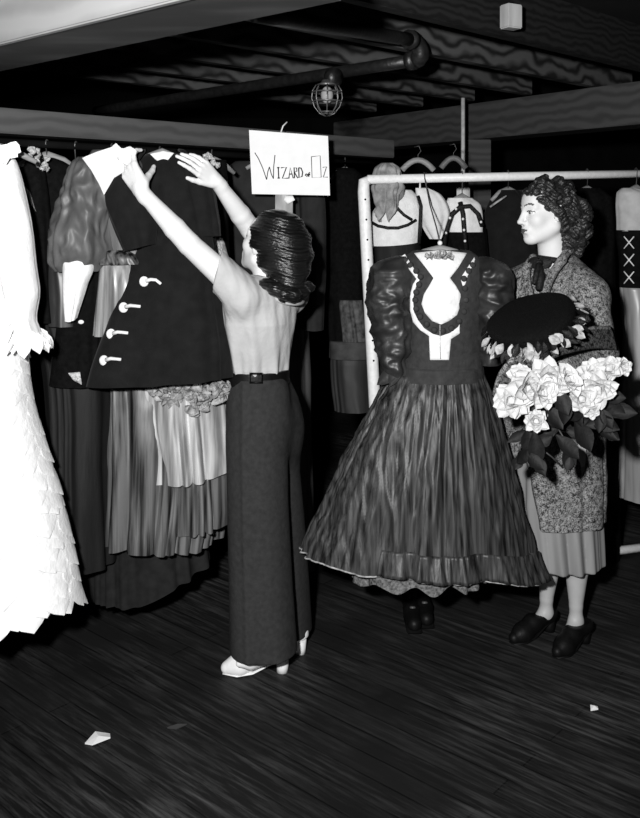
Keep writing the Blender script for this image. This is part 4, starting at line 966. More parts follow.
# ================================================================ woman reaching up (left)
root = thing('person', 'woman in pale blouse and dark wide trousers reaching up to a coat', 'person', P(262, 668, 3.2) * 1.0)
root.location.z = 0; WL[root.name] = Vector(root.location)
F1 = Vector((-0.75, 0.66, 0)); L1 = Vector((-0.66, -0.75, 0)); UP = Vector((0, 0, 1))
yaw1 = math.atan2(L1.y, L1.x)
sL, sR = P(241, 292, 3.09), P(290, 290, 3.31)
eL, wL = P(189, 244, 3.02), P(142, 192, 3.04)
eR, wR = P(250, 228, 3.30), P(217, 182, 3.15)
ch, wa, pe = P(258, 322, 3.2), P(257, 378, 3.22), P(262, 415, 3.24)
nb, hc = P(272, 286, 3.20), P(269, 245, 3.19)
fd = Field((-0.80, 2.80, -0.01), (0.12, 3.72, 1.92), 0.0034)
# trunk and legs, inside the clothes
fd.loft([(pe.z - 0.10, pe.x, pe.y, 0.12, 0.095), (pe.z, pe.x, pe.y, 0.125, 0.10), (wa.z, wa.x, wa.y, 0.088, 0.075), (ch.z, ch.x, ch.y, 0.115, 0.085), (ch.z + 0.10, ch.x + 0.012, ch.y, 0.115, 0.075), (ch.z + 0.15, ch.x + 0.02, ch.y, 0.06, 0.05)], 0.02, ang=yaw1)
limb(fd, [sL - L1 * 0.06, sL, eL, lerp(eL, wL, 0.3), wL], [0.045, 0.048, 0.038, 0.037, 0.0235], 0.025)
limb(fd, [sR + L1 * 0.06, sR, eR, lerp(eR, wR, 0.3), wR], [0.045, 0.048, 0.038, 0.037, 0.0235], 0.025)
hand(fd, wL, P(122, 157, 3.07) - wL, Vector((0.45, 0.9, 0.2)), Vector((0.6, 0, 0.8)), (26, 36, 28), 0.03, (0.15, 1.2, 1.6), 1.06)
hand(fd, wR, P(190, 157, 3.06) - wR, Vector((-0.3, 0.85, -0.35)), Vector((-0.65, 0, -0.75)), ((4, 10, 8), (10, 18, 12), (16, 22, 14), (22, 24, 14)), 0.06, (0.5, -0.2))
nkn, fkn = P(258, 520, 3.13), P(282, 515, 3.36)
nan, fan_ = P(268, 650, 3.13), P(284, 628, 3.38)
limb(fd, [pe + L1 * 0.07 - UP * 0.06, nkn, lerp(nkn, nan, 0.3), nan], [0.080, 0.050, 0.050, 0.034], 0.03)
limb(fd, [pe - L1 * 0.07 - UP * 0.06, fkn, lerp(fkn, fan_, 0.3), fan_], [0.080, 0.050, 0.050, 0.034], 0.03)
ntoe, ftoe = P(236, 665, 3.11), P(268, 643, 3.41)
limb(fd, [nan + Vector((0.01, 0, -0.01)), lerp(nan, ntoe, .55) - UP * 0.014, lerp(nan, ntoe, .9)], [0.032, 0.024, 0.012], 0.02)
limb(fd, [fan_ + Vector((0.01, 0, -0.01)), lerp(fan_, ftoe, .55) - UP * 0.014, lerp(fan_, ftoe, .9)], [0.032, 0.024, 0.012], 0.02)
hf, hu, hl = frame((-0.72, 0.58, 0.36), (0.25, -0.15, 1))
fd.cone(nb + Vector((0.0, 0, -0.03)), hc - hu * 0.055 - hf * 0.012, 0.056, 0.052, 0.03)
head(fd, hc, hf, hu, hl)
V, Q = fd.surface(1)
raw_mesh('body', V, Q, M_SKIN, root, mats=SKINS(), midx=face_mats(V, Q, hc, hf, hu, hl))
# hair: dark waved bob, heavy at the nape
fd = Field((-0.42, 2.95, 1.18), (0.12, 3.45, 1.78), 0.0036)
M = rotm(hf, hu, hl)
fd.ell(hc - hf * 0.022 + hu * 0.040, (0.088, 0.102, 0.097), M, 0.02)
fd.ell(P(283, 250, 3.20), (0.105, 0.095, 0.125), None, 0.04)
fd.cone(P(287, 262, 3.15), P(289, 283, 3.13), 0.085, 0.062, 0.04)
for k, (x, y, Y) in enumerate(((268, 284, 3.09), (275, 290, 3.06), (284, 295, 3.05), (293, 296, 3.06), (301, 293, 3.11), (306, 287, 3.19))): fd.ell(P(x, y, Y), (0.030, 0.032, 0.024), None, 0.012)
# the face stays clear
fd.ell(hc + hf * 0.094 - hu * 0.034, (0.098, 0.076, 0.108), M, 0.012, True)
fd.ell(hc + hf * 0.030 - hu * 0.060 + hl * 0.085, (0.05, 0.040, 0.038), M, 0.01, True)
d0 = np.array(hu)
def wave(X, Y, Z):
    s = Z * 1.0 + (X - hc.x) * 0.22
    return -0.0034 * np.sin(s * 2 * math.pi / 0.060 + 1.5 * np.sin(9 * X + 5 * Y)) - 0.0016 * np.sin(s * 2 * math.pi / 0.012 + 40 * Z * 0 + 3 * np.sin(30 * (X + Y)))
fd.ripple(wave)
V, Q = fd.surface(1); raw_mesh('hair', V, Q, M_HAIR1, root)
# blouse
fd = Field((-0.50, 2.85, 0.98), (0.10, 3.60, 1.52), 0.0036); nf = nz(4)
def bfold(th, Z):
    u = np.clip((1.28 - Z) / 0.28, 0, 1)
    return 0.008 * u * np.sin(9 * th + 1.2 * np.sin(7 * Z)) + 0.006 * u * u * np.sin(19 * th + 2 + 3 * Z) + 0.002 * np.sin(11 * th + 16 * Z)
fd.loft([(wa.z + 0.008, wa.x, wa.y, 0.106, 0.096), (wa.z + 0.04, wa.x, wa.y, 0.118, 0.105), (ch.z, ch.x, ch.y, 0.146, 0.120), (ch.z + 0.075, ch.x + 0.012, ch.y, 0.150, 0.108), (ch.z + 0.12, ch.x + 0.025, ch.y, 0.125, 0.09), (ch.z + 0.155, ch.x + 0.035, ch.y, 0.075, 0.065)], 0.03, bfold, ang=yaw1)
limb(fd, [sL - L1 * 0.05 + Vector((0.01, 0, -0.01)), sL + Vector((0.01, 0, -0.014)), lerp(sL, eL, 0.62)], [0.060, 0.070, 0.058], 0.045)
limb(fd, [sR + L1 * 0.05, sR + Vector((0, 0, -0.014)), lerp(sR, eR, 0.55)], [0.060, 0.068, 0.058], 0.045)
cutp = P(215, 281, 3.06); fd.cut(cutp, (-0.93, -0.05, 0.22), (-0.52, 2.8, 1.2), (P(228, 0, 3.06).x, 3.24, 1.55))
fd.cut(lerp(sR, eR, 0.42), (eR - sR), (-0.30, 3.30, 1.34), (0.10, 3.6, 1.6))
fd.cone(nb + Vector((0, 0, -0.04)), nb + Vector((-0.01, 0, 0.10)), 0.050, 0.050, 0.008, True)
fd.ripple(lambda X, Y, Z: 0.0038 * nf(X * 1.3, Y * 1.3, Z * 0.5 + 0.5 * X, 36.0) + 0.0009 * nf(X + 0.3 * Z, Y, Z * 0.3, 90.0))
V, Q = fd.surface(1); bl = raw_mesh('blouse', V, Q, M_BLOUSE, root)
# collar
fd = Field((-0.40, 2.95, 1.26), (0.12, 3.48, 1.50), 0.0034)
pts = [P(260, 281, 3.13), P(270, 288, 3.115), P(283, 294, 3.11), P(295, 296, 3.14), P(302, 295, 3.20), P(302, 291, 3.28)]
def catm3(a, b2, c, d, u): return 0.5 * ((2 * b2) + (c - a) * u + (2 * a - 5 * b2 + 4 * c - d) * u * u + (3 * b2 - a - 3 * c + d) * u**3)
def along(T, t):
    k = t * (len(T) - 1); i = min(int(k), len(T) - 2); return catm3(T[max(i - 1, 0)], T[i], T[i + 1], T[min(i + 2, len(T) - 1)], k - i)
for i in range(24):
    for dz, r in ((0, 0.008), (-0.012, 0.007), (-0.026, 0.005)): fd.cone(along(pts, i / 24) + Vector((0, 0, dz)), along(pts, (i + 1) / 24) + Vector((0, 0, dz)), r, r, 0.012)
V, Q = fd.surface(1); raw_mesh('collar', V, Q, M_BLOUSE, bl)
# trousers
fd = Field((-0.42, 2.92, 0.03), (0.05, 3.56, 1.06), 0.0040)
near = rows_px([(376, 228, 286, 3.20, 0.100), (392, 226, 290, 3.19, 0.112), (420, 226, 292, 3.18, 0.118), (450, 226, 288, 3.165, 0.112), (500, 227, 288, 3.15, 0.108), (580, 228, 292, 3.14, 0.105), (651, 229, 297, 3.13, 0.105)])
def pleat(th, Z):
    return 0.006 * np.exp(-((th + 1.95) / 0.10)**2) + 0.003 * np.sin(5 * th + 3 * Z) * np.clip((1.0 - Z), 0, 1)
fd.loft(near, 0.02, pleat)
far = rows_px([(376, 236, 289, 3.27, 0.080), (395, 236, 296, 3.29, 0.10), (430, 240, 302, 3.31, 0.11), (470, 242, 300, 3.33, 0.11), (540, 246, 306, 3.36, 0.11), (629, 248, 312, 3.375, 0.12)])
fd.loft(far, 0.03, pleat)
fd.ell(P(279, 428, 3.27), (0.082, 0.10, 0.13), None, 0.05)
fd.ripple(lambda X, Y, Z: 0.0022 * nf(X + 0.5 * Z, Y, Z, 38.0) * np.clip(Z - 0.4, 0.2, 1))
V, Q = fd.surface(1); tr = raw_mesh('trousers', V, Q, M_TROUSER, root)
# belt
fd = Field((-0.40, 3.0, 0.98), (0.0, 3.45, 1.10), 0.0034)
fd.loft([(P(0, 384, 3.2).z, wa.x, wa.y, 0.122, 0.114), (P(0, 370, 3.2).z, wa.x, wa.y, 0.120, 0.112)], 0.004, ang=yaw1)
V, Q = fd.surface(1); be = raw_mesh('belt', V, Q, M_LEATHER, root)
b = MB(); bp_ = P(256, 378, 3.07); b.tube([P(250, 373.5, 3.085), P(262, 373.5, 3.082), P(262, 382.5, 3.082), P(250, 382.5, 3.085)], 0.004, 8, closed=True); b.build('buckle', M_LEATHER, be)
# white pumps
def shoe(nm, toe, heel, ankle, hh, parent, m, wid=0.036, lace=True):
    d = (toe - heel); d.z = 0; L = d.length; d.normalize(); n = Vector((-d.y, d.x, 0)); g0 = Vector((heel.x, heel.y, 0))
    lo = Vector((min(toe.x, heel.x) - .08, min(toe.y, heel.y) - .08, -0.005)); hi = Vector((max(toe.x, heel.x) + .08, max(toe.y, heel.y) + .08, hh + 0.16))
    fd = Field(lo, hi, 0.0025); W = lambda a, b, z: g0 + d * (a * L) + n * b + Vector((0, 0, z))
    fd.cone(W(0.14, 0, hh + 0.030), W(0.15, 0, hh + 0.040), 0.032, 0.028, 0.015)
    fd.cone(W(0.12, 0, hh + 0.024), W(0.50, 0, hh * 0.55 + 0.030), 0.030, 0.032, 0.02)
    fd.cone(W(0.50, 0, hh * 0.5 + 0.032), W(0.74, 0, 0.030), 0.032, 0.036, 0.02)
    fd.cone(W(0.74, 0, 0.028), W(0.93, 0, 0.022), 0.034, 0.021, 0.02)
    if lace:
        fd.cone(W(0.25, 0, hh + 0.06), W(0.60, 0, hh * 0.5 + 0.048), 0.040, 0.034, 0.02); fd.cone(W(0.60, 0, hh * 0.5 + 0.04), W(0.84, 0, 0.030), 0.034, 0.022, 0.02)
    else:
        fd.ell(W(0.26, 0, hh + 0.085), (0.105, 0.06, 0.052), Matrix(((d.x, n.x, 0), (d.y, n.y, 0), (0, 0, 1))), 0.014, True)
    # sole line: rises from the ball to the heel
    sl = hh / (0.52 * L)
    p = W(0.62, 0, 0.008); nrm = Vector((-d.x * sl, -d.y * sl, -1)).normalized()
    fd.cut(W(0, 0, 0.006), (0, 0, -1)); fd.cut(p, (-d.x * sl, -d.y * sl, -1.0))
    V, Q = fd.surface(1); o = raw_mesh(nm, V, Q, m, parent)
    b = MB(); b.tube([W(0.115, 0, 0.0), W(0.11, 0, hh * 0.4), W(0.12, 0, hh + 0.025)], [0.021, 0.021, 0.027], 14); b.build('heel', m, o)
    b = MB(); pts = [W(0.05, 0, hh + 0.006), W(0.3, 0, hh * 0.62 + 0.006), W(0.55, 0, 0.009), W(0.78, 0, 0.005), W(0.99, 0, 0.006)]
    b.tube(pts, [0.026, 0.024, 0.030, 0.036, 0.014], 14, flat=0.16, up=(0, 0, 1)); b.build('sole', m, o)
    return o
g1 = floorP(290, 671); g1 = Vector((g1.x, g1.y, 0)); t1 = floorP(222, 674)
so = shoe('shoe', t1, g1, nan, 0.046, root, M_WHITELEATHER)
b = MB()
dd = (t1 - g1).normalized(); nn = Vector((-dd.y, dd.x, 0))
for k in range(4):
    c = g1 + dd * (0.085 + 0.02 * k) + UP * (0.104 - 0.012 * k); b.tube([c - nn * 0.018 - UP * 0.004, c, c + nn * 0.018 - UP * 0.004], 0.0028, 6)
b.build('lace', M_WHITELEATHER, so)
g2 = floorP(307, 653); t2 = floorP(246, 651)
shoe('shoe', t2, g2, fan_, 0.046, root, M_WHITELEATHER)

# ================================================================ woman holding hat and flowers (right)
root2 = thing('person', 'woman in tweed coat and pale dress holding black hat and white flowers', 'person', (0.93, 3.42, 0))
F2 = Vector((-0.775, -0.63, 0)); L2 = Vector((0.63, -0.775, 0))
hc2 = P(546, 212.5, 3.38); nb2 = P(553, 262, 3.42)
hf2, hu2, hl2 = frame((-0.965, -0.26, -0.04), (-0.04, 0, 1))
tL, tR = P(586, 284, 3.32), P(516, 280, 3.50)
aL, vL = P(600, 352, 3.24), P(540, 376, 3.06)
aR, vR = P(518, 352, 3.38), P(523, 352, 3.13)
fd = Field((0.60, 2.86, -0.01), (1.18, 3.68, 1.80), 0.0034)
c2 = lambda y: P(553, y, 3.42)
yaw2 = math.atan2(L2.y, L2.x)
fd.loft([(c2(470).z, 0.90, 3.42, 0.13, 0.10), (c2(430).z, 0.90, 3.42, 0.145, 0.105), (c2(370).z, 0.89, 3.42, 0.105, 0.085), (c2(310).z, 0.885, 3.42, 0.125, 0.095), (c2(278).z, 0.885, 3.43, 0.10, 0.07), (c2(266).z, 0.885, 3.43, 0.055, 0.05)], 0.02, ang=yaw2)
limb(fd, [tL - L2 * 0.06, tL, aL, lerp(aL, vL, 0.3), vL], [0.045, 0.046, 0.038, 0.036, 0.024], 0.025)
limb(fd, [tR + L2 * 0.06, tR, aR, lerp(aR, vR, 0.3), vR], [0.045, 0.046, 0.038, 0.036, 0.024], 0.025)
hand(fd, vL, P(500, 388, 2.97) - vL, Vector((0.1, -0.95, 0.2)), Vector((0, 0.2, 1)), (35, 45, 30), 0.02, (0.6, 0.6))
hand(fd, vR, P(516, 346, 2.98) - vR, Vector((-0.1, 0.25, 0.95)), Vector((-1, 0, 0.1)), (18, 30, 20), 0.03, (0.5, 0.5))
an1, an2 = P(546, 608, 3.49), P(576, 616, 3.41)
limb(fd, [P(545, 455, 3.44), P(549, 545, 3.45), lerp(P(549, 545, 3.45), an1, 0.35) + Vector((0.006, 0.012, 0)), lerp(P(549, 545, 3.45), an1, 0.85), an1 - UP * 0.02], [0.082, 0.047, 0.044, 0.025, 0.024], 0.04)
limb(fd, [P(566, 455, 3.38), P(576, 545, 3.37), lerp(P(576, 545, 3.37), an2, 0.35) + Vector((0.006, 0.012, 0)), lerp(P(576, 545, 3.37), an2, 0.85), an2 - UP * 0.02], [0.082, 0.047, 0.044, 0.025, 0.024], 0.04)
to1, to2 = floorP(511, 645), floorP(555, 659); he1, he2 = floorP(554, 629), floorP(588, 640)
for an, to in ((an1, to1), (an2, to2)):
    limb(fd, [an - UP * 0.02, lerp(an, to, .5) - UP * 0.014, lerp(an, to, .80) - UP * 0.004], [0.026, 0.024, 0.014], 0.02)
fd.cone(nb2 + Vector((0.005, 0, -0.03)), hc2 - hu2 * 0.05 - hf2 * 0.014, 0.056, 0.050, 0.03)
head(fd, hc2, hf2, hu2, hl2, 1.02)
V, Q = fd.surface(1)
mi = face_mats(V, Q, hc2, hf2, hu2, hl2, 1.02)
low = V[Q].mean(1)[:, 2] < 0.7; mi[low] = 5
raw_mesh('body', V, Q, M_SKIN, root2, mats=SKINS() + [M_SKINSHADE], midx=mi)
# curled hair
fd = Field((0.70, 3.18, 1.36), (1.18, 3.62, 1.83), 0.0034); M = rotm(hf2, hu2, hl2)
fd.ell(hc2 - hf2 * 0.020 + hu2 * 0.042, (0.078, 0.094, 0.080), M, 0.02)
fd.ell(hc2 - hf2 * 0.085 - hu2 * 0.035, (0.080, 0.080, 0.090), M, 0.04)
fd.ell(hc2 - hf2 * 0.085 - hu2 * 0.115, (0.055, 0.055, 0.050), M, 0.03)
q = random.Random(21)
for i in range(230):
    a = q.uniform(0, 6.28); b_ = q.uniform(-0.95, 1); r_ = math.sqrt(1 - b_ * b_)
    d = Vector((r_ * math.cos(a), r_ * math.sin(a), b_))
    if i < 80: c = hc2 - hf2 * 0.018 + hu2 * 0.046 + M @ Vector((d.x * 0.080, d.y * 0.096, d.z * 0.078))
    elif i < 190: c = hc2 - hf2 * 0.090 - hu2 * 0.035 + M @ Vector((d.x * 0.084, d.y * 0.082, d.z * 0.090))
    else: c = hc2 - hf2 * 0.088 - hu2 * 0.115 + M @ Vector((d.x * 0.058, d.y * 0.058, d.z * 0.052))
    s_ = q.uniform(0.010, 0.019); fd.ell(c, (s_ * 1.25, s_, s_), Matrix.Rotation(q.uniform(0, 3), 3, 'Y'), 0.005)
fd.ell(hc2 + hf2 * 0.100 - hu2 * 0.030, (0.110, 0.080, 0.098), M, 0.010, True)
fd.ell(hc2 + hf2 * 0.045 - hu2 * 0.065 + hl2 * 0.07, (0.06, 0.056, 0.062), M, 0.01, True)
fd.ell(hc2 + hf2 * 0.005 - hu2 * 0.125 + hl2 * 0.02, (0.075, 0.045, 0.050), M, 0.01, True)
fd.cone(hc2 + hf2 * 0.020 + hu2 * 0.028 + hl2 * 0.078, hc2 - hf2 * 0.008 + hu2 * 0.0 + hl2 * 0.085, 0.016, 0.018, 0.012); fd.cone(hc2 - hf2 * 0.008 + hl2 * 0.085, hc2 - hf2 * 0.03 - hu2 * 0.035 + hl2 * 0.08, 0.018, 0.016, 0.012)
fd.ripple(lambda X, Y, Z: -0.0022 * np.sin(Z * 330 + 6 * np.sin(60 * X) + 4 * np.sin(70 * Y)))
V, Q = fd.surface(1); raw_mesh('hair', V, Q, M_HAIR2, root2)
# dress under the coat
fd = Field((0.66, 3.20, 0.22), (1.16, 3.66, 1.42), 0.0042)
def gores(th, Z):
    u = np.clip((0.95 - Z) / 0.6, 0, 1); return u * (0.018 * np.abs(np.sin(6.5 * th + 1.0)) - 0.009 + 0.006 * np.sin(17 * th))
fd.loft(rows_px([(272, 530, 572, 3.42, 0.08), (300, 522, 584, 3.42, 0.105), (370, 524, 588, 3.42, 0.10), (430, 516, 594, 3.42, 0.118), (500, 514, 599, 3.42, 0.13), (562, 522, 601, 3.42, 0.14)]), 0.02, gores)
fd.cone(nb2 + Vector((-0.01, -0.01, -0.02)), nb2 + Vector((-0.02, 0, 0.1)), 0.058, 0.06, 0.006, True)
V, Q = fd.surface(1); raw_mesh('dress', V, Q, M_DRESS2, root2)
# tweed coat
fd = Field((0.60, 2.90, 0.40), (1.22, 3.72, 1.50), 0.0042); nc = nz(8)
def cfold(th, Z):
    u = np.clip((1.15 - Z) / 0.7, 0, 1); return 0.004 * np.sin(5 * th) * u - 0.012 * u * (np.exp(-((th + 1.20) / 0.07)**2) + np.exp(-((th + 0.55) / 0.07)**2))
fd.loft(rows_px([(252, 556, 574, 3.45, 0.05), (260, 530, 580, 3.44, 0.08), (270, 510, 591, 3.43, 0.10), (282, 503, 598, 3.43, 0.115), (310, 502, 600, 3.43, 0.125), (360, 503, 602, 3.43, 0.13), (430, 501, 606, 3.43, 0.145), (480, 503, 607, 3.43, 0.155), (519, 507, 606, 3.43, 0.16)]), 0.02, cfold)
fd.cone(P(580, 284, 3.345), P(587, 296, 3.315), 0.066, 0.076, 0.04); fd.cone(P(587, 294, 3.315), P(596, 352, 3.245), 0.076, 0.074, 0.03); fd.cone(P(596, 352, 3.245), P(556, 366, 3.11), 0.072, 0.066, 0.03)
fd.cone(P(516, 288, 3.47), P(517, 352, 3.37), 0.066, 0.062, 0.03); fd.cone(P(517, 352, 3.37), P(522, 354, 3.20), 0.062, 0.058, 0.03)
fd.cone(nb2 + Vector((-0.01, -0.01, -0.03)), nb2 + Vector((-0.03, -0.05, 0.13)), 0.056, 0.075, 0.012, True)
p1, p2 = P(526, 462, 3.35), P(538, 530, 3.35); dz = p2 - p1
fd.cut(p1, (dz.z, 0, -dz.x), (0.58, 3.1, 0.40), (1.0, 3.75, p1.z))
fd.ripple(lambda X, Y, Z: 0.0025 * nc(X, Y, Z, 36.0))
V, Q = fd.surface(1); co = raw_mesh('coat', V, Q, M_TWEED, root2)
# turned collar edges
fd = Field((0.62, 3.15, 1.26), (1.12, 3.62, 1.50), 0.0036)
for pts in ([P(568, 250, 3.36), P(562, 260, 3.31), P(552, 274, 3.29), P(545, 292, 3.28)], [P(533, 258, 3.36), P(526, 268, 3.33), P(526, 282, 3.30), P(530, 296, 3.28)]):
    for i in range(len(pts) - 1): fd.cone(pts[i], pts[i + 1], 0.016, 0.016, 0.01)
fd.cone(P(568, 250, 3.36), P(575, 250, 3.46), 0.020, 0.022, 0.01); fd.cone(P(575, 250, 3.46), P(562, 250, 3.52), 0.022, 0.022, 0.01)
V, Q = fd.surface(1); raw_mesh('collar', V, Q, M_TWEED, co)
# ribbon at the neck
b = MB(); cy = [nb2 + Vector((0.061 * math.cos(a) - 0.012, 0.058 * math.sin(a) - 0.008, 0.010 - 0.008 * math.cos(a))) for a in [2 * math.pi * k / 28 for k in range(28)]]
b.tube(cy, 0.012, 8, closed=True, flat=1.0)
kn = P(539, 263, 3.335); b.ball(kn, 0.017, 0.012, 0.014)
for dx in (-1, 1): b.petal(kn, (dx, -0.15, 0.12), (0, -1, 0), 0.048, 0.042, 0.3, 6, 6, 0.2, 0.1)
b.tube([kn, P(541, 275, 3.29), P(539, 290, 3.265)], [0.010, 0.015, 0.013], 8); b.tube([kn, P(537, 272, 3.29), P(534, 284, 3.27)], [0.009, 0.013, 0.008], 8)
b.build('neck_ribbon', M_TRIMBLK, root2)
# wide sleeve end with bound edges, lying along the forearm
TA = [P(609, 328, 3.18), P(588, 328, 3.06), P(562, 333, 2.95), P(536, 343, 2.88), P(514, 357, 2.86), P(500, 373, 2.88), P(494, 394, 2.92)]
TB = [P(615, 350, 3.18), P(593, 348, 3.06), P(569, 352, 2.95), P(545, 360, 2.88), P(525, 372, 2.86), P(512, 387, 2.88), P(505, 404, 2.92)]
b = MB()
nA = 40
def along(T, t):
    k = t * (len(T) - 1); i = min(int(k), len(T) - 2); return catm3(T[max(i - 1, 0)], T[i], T[i + 1], T[min(i + 2, len(T) - 1)], k - i)
def catm3(a, b2, c, d, u): return 0.5 * ((2 * b2) + (c - a) * u + (2 * a - 5 * b2 + 4 * c - d) * u * u + (3 * b2 - a - 3 * c + d) * u**3)
v = []; f = []; nb_ = 8
for i in range(nA + 1):
    for j in range(nb_ + 1):
        p = lerp(along(TA, i / nA), along(TB, i / nA), j / nb_); v.append(p + Vector((0, -0.008 * math.sin(math.pi * j / nb_), 0)))
for i in range(nA):
    for j in range(nb_): a = i * (nb_ + 1) + j; f.append((a, a + 1, a + nb_ + 2, a + nb_ + 1))
cu = raw_mesh('sleeve_end', v, f, M_TWEEDDARK, co); md = cu.modifiers.new('thick', 'SOLIDIFY'); md.thickness = 0.012
for k, (w_, m_) in enumerate(((0.0, M_TWEED), (0.35, M_TWEED), (0.72, M_TWEED))):
    b = MB(); b.tube([lerp(along(TA, i / nA), along(TB, i / nA), w_) + Vector((0, -0.012, 0)) for i in range(nA + 1)], 0.0055 if k else 0.008, 8); b.build('bound_edge', m_, cu)
# black court shoes
shoe('shoe', to1, he1, an1, 0.045, root2, M_LEATHER, lace=False)
so2 = shoe('shoe', to2, he2, an2, 0.045, root2, M_LEATHER, lace=False)
for (to, he) in ((to1, he1), (to2, he2)):
    d = (to - he).normalized(); c = lerp(he, to, 0.68) + UP * 0.070; n = Vector((-d.y, d.x, 0))
    b = MB(); b.petal(c - d * 0.02, n + UP * .1, UP, 0.026, 0.03, 0.3, 5, 5, 0.2); b.petal(c - d * 0.02, -n + UP * .1, UP, 0.026, 0.03, 0.3, 5, 5, 0.2); b.ball(c - d * 0.02 + UP * 0.003, 0.007)
    b.build('shoe_bow', M_LEATHER, root2)

# ================================================================ the hat
hp = P(529, 313, 2.96); ax = Vector((-0.36, -0.30, 0.88)).normalized(); e1 = Vector((0.91, 0, 0.40)); e1 = (e1 - ax * e1.dot(ax)).normalized(); e2 = ax.cross(e1)
t = thing('hat', 'round flat black hat trimmed with pale petals in the right hand woman\'s arms', 'hat', hp - Vector((0, 0, 0.12)))
HW = lambda r, a, z: hp + e1 * (0.93 * r * math.cos(a)) + e2 * (0.93 * r * math.sin(a)) + ax * (z * 0.72)
prof = [(0.0, 0.006), (0.05, 0.007), (0.10, 0.005), (0.14, -0.002), (0.156, -0.014), (0.160, -0.030), (0.155, -0.060), (0.150, -0.078), (0.158, -0.084), (0.162, -0.090), (0.150, -0.092), (0.135, -0.086), (0.0, -0.086)]
v = []; f = []; n = 64
for r, z in prof:
    for i in range(n):
        a = 2 * math.pi * i / n; v.append(HW(max(r, 0.0005) * (1 + 0.012 * math.sin(3 * a)), a, z + 0.002 * math.sin(5 * a + r * 40)))
for j in range(len(prof) - 1):
    for i in range(n): i2 = (i + 1) % n; f.append((j * n + i, (j + 1) * n + i, (j + 1) * n + i2, j * n + i2))
ho = raw_mesh('crown', v, f, mat('black_velvet', 0.004, 0.85, 0.08, 0.5, 160, 0.5, 220), t)
q = random.Random(31); M_HP = mat('hat_petal', 0.36, 0.6, 0.3, 0.4, 60)
for row in range(3):
    for i in range(32):
        a = 2 * math.pi * (i + 0.5 * row) / 32 + q.uniform(-.06, .06); z = -0.034 - 0.020 * row + q.uniform(-.006, .006)
        p = HW(0.160, a, z); rad = (p - hp); rad = (rad - ax * rad.dot(ax)).normalized()
        dd = (-ax * 0.8 + rad * 0.55 + rad.cross(ax) * q.uniform(-.9, .9)); b = MB(); b.petal(p, dd, rad, q.uniform(0.030, 0.046), q.uniform(0.018, 0.032), 0.5, 5, 5, 0.8, 0.3)
        b.build('petal', M_HP if q.random() < 0.45 else M_TRIMBLK, t)

# ================================================================ the flowers
t = thing('bouquet', 'bunch of large white flowers with dark leaves held against the tweed coat', 'bouquet', P(555, 440, 2.9))
q = random.Random(41)
def flower(x, y, Y, r, face):
    c = P(x, y, Y); fw = Vector(face).normalized(); a0 = Vector((0, 0, 1)); s1 = fw.cross(a0).normalized(); s2 = s1.cross(fw); b = MB()
    for ring, (cnt, tilt, ln, wd) in enumerate(((7, 0.10, 1.0, 0.85), (6, 0.42, 0.86, 0.78), (5, 0.85, 0.66, 0.66), (4, 1.2, 0.46, 0.5))):
        for k in range(cnt):
            a = 2 * math.pi * (k + 0.5 * ring) / cnt + q.uniform(-.25, .25); rad = s1 * math.cos(a) + s2 * math.sin(a)
            al = rad * math.cos(tilt) + fw * math.sin(tilt + q.uniform(-.15, .15)); nr = fw * math.cos(tilt) - rad * math.sin(tilt)
            b.petal(c + rad * (0.10 * r), al, nr, r * ln * q.uniform(0.85, 1.15), r * wd * q.uniform(0.85, 1.1), 0.55, 7, 8, q.uniform(0.0, 0.5), q.uniform(-0.25, 0.15))
    b.ball(c + fw * r * 0.12, r * 0.2)
    return b.build('flower', M_PETAL, t)
for x, y, Y, r in ((548, 380, 2.80, 0.066), (527, 388, 2.78, 0.062), (567, 380, 2.79, 0.050), (512, 401, 2.80, 0.058), (541, 393, 2.77, 0.050), (536, 421, 2.79, 0.038), (521, 376, 2.83, 0.040), (592, 375, 2.84, 0.048), (608, 369, 2.85, 0.042), (598, 388, 2.81, 0.055), (581, 399, 2.80, 0.048), (622, 366, 2.86, 0.030), (591, 409, 2.81, 0.030)):
    flower(x, y, Y, r, (q.uniform(-.45, .35), -1, q.uniform(-0.15, 0.55)))
def leaf_cluster(spots):
    for (x, y, Y, dx, dy, L, w) in spots:
        b = MB(); b.petal(P(x, y, Y), (dx, q.uniform(-.35, .1), -dy), (q.uniform(-.4, .4), -1, q.uniform(-.1, .5)), L, w, 0.25, 6, 8, 1.0, q.uniform(-0.2, 0.25)); b.build('leaf', M_LEAF, t)
sp = []
for i in range(44):
    a = q.uniform(-0.5, 3.6); x = q.uniform(528, 606); y = q.uniform(385, 432); sp.append((x, y, 2.86 + q.uniform(-.03, .03), math.cos(a), math.sin(a), q.uniform(0.05, 0.09), q.uniform(0.026, 0.042)))
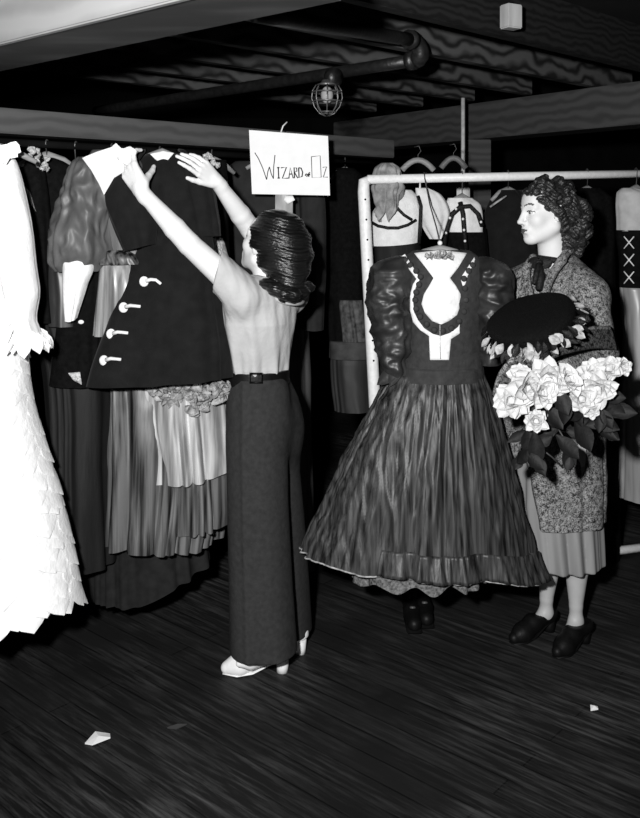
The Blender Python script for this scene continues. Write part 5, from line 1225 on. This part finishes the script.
sp += [ (600, 395, 2.86, 1, 0.1, 0.08, 0.045), (600, 402, 2.86, 1, 0.5, 0.09, 0.05), (604, 408, 2.87, 1, 0.15, 0.10, 0.05), (590, 415, 2.85, 1, 0.5, 0.10, 0.05),
       (530, 425, 2.84, -0.1, 1, 0.10, 0.05), (534, 430, 2.83, 0.1, 1, 0.12, 0.05), (524, 452, 2.83, 0.5, 0.5, 0.08, 0.04), (528, 450, 2.83, -0.6, 0.5, 0.06, 0.04), (534, 455, 2.83, 0.4, 0.9, 0.07, 0.04), (527, 458, 2.84, 0.9, 0.25, 0.07, 0.035), (520, 455, 2.84, -0.3, 0.9, 0.05, 0.035), (556, 435, 2.84, 0.6, 0.6, 0.10, 0.05), (566, 446, 2.83, 0.2, 1, 0.08, 0.045), (570, 455, 2.83, -0.3, 0.9, 0.05, 0.035), (552, 436, 2.84, -0.6, 0.3, 0.06, 0.04), (575, 420, 2.85, 0.4, 0.8, 0.11, 0.06), (545, 405, 2.80, 0.4, 0.6, 0.09, 0.05), (556, 388, 2.785, 0.3, 0.8, 0.09, 0.05), (566, 395, 2.79, -0.2, 1, 0.09, 0.05)]
leaf_cluster(sp)
for pts in ([(560, 395, 2.9), (590, 402, 2.9), (612, 404, 2.93), (636, 412, 2.95)], [(600, 388, 2.88), (610, 402, 2.9), (624, 411, 2.92), (640, 414, 2.94)], [(540, 400, 2.88), (575, 418, 2.88), (600, 424, 2.9), (612, 420, 2.92)], [(536, 430, 2.86), (532, 442, 2.85), (528, 455, 2.85)], [(556, 425, 2.86), (565, 440, 2.85), (571, 456, 2.85)], [(540, 448, 2.86), (552, 457, 2.86), (563, 468, 2.87)]):
    b = MB(); b.tube([P(*p) for p in pts], 0.0028, 6); b.build('stem', M_STEM, t)
# ---------------------------------------------------------------- camera, flash, dim room
cd = bpy.data.cameras.new('camera'); cam = bpy.data.objects.new('camera', cd); C.objects.link(cam)
cd.sensor_fit = 'VERTICAL'; cd.sensor_height = 24; cd.sensor_width = 24; cd.lens = F / 818 * 24
cd.shift_y = (HY - 409) / 818.0
cam.location = (0, 0, CAMZ); cam.rotation_euler = (math.pi / 2, 0, 0); SC.camera = cam
fl = bpy.data.lights.new('press_flash', 'SPOT'); fo = bpy.data.objects.new('press_flash', fl); C.objects.link(fo)
fo.location = (-0.24, 0.05, 1.81); tgt = Vector((-0.05, 3.3, 1.40))
fo.rotation_euler = (tgt - fo.location).to_track_quat('-Z', 'Y').to_euler()
fl.energy = 640; fl.shadow_soft_size = 0.05; fl.spot_size = math.radians(86); fl.spot_blend = 0.75
w = bpy.data.worlds.new('dim_room'); SC.world = w; w.use_nodes = True
w.node_tree.nodes['Background'].inputs[0].default_value = (1, 1, 1, 1); w.node_tree.nodes['Background'].inputs[1].default_value = 0.01
SC.view_settings.view_transform = 'Standard'; SC.view_settings.look = 'None'; SC.view_settings.gamma = 1; SC.view_settings.exposure = 0.0; SC.view_settings.use_curve_mapping = False
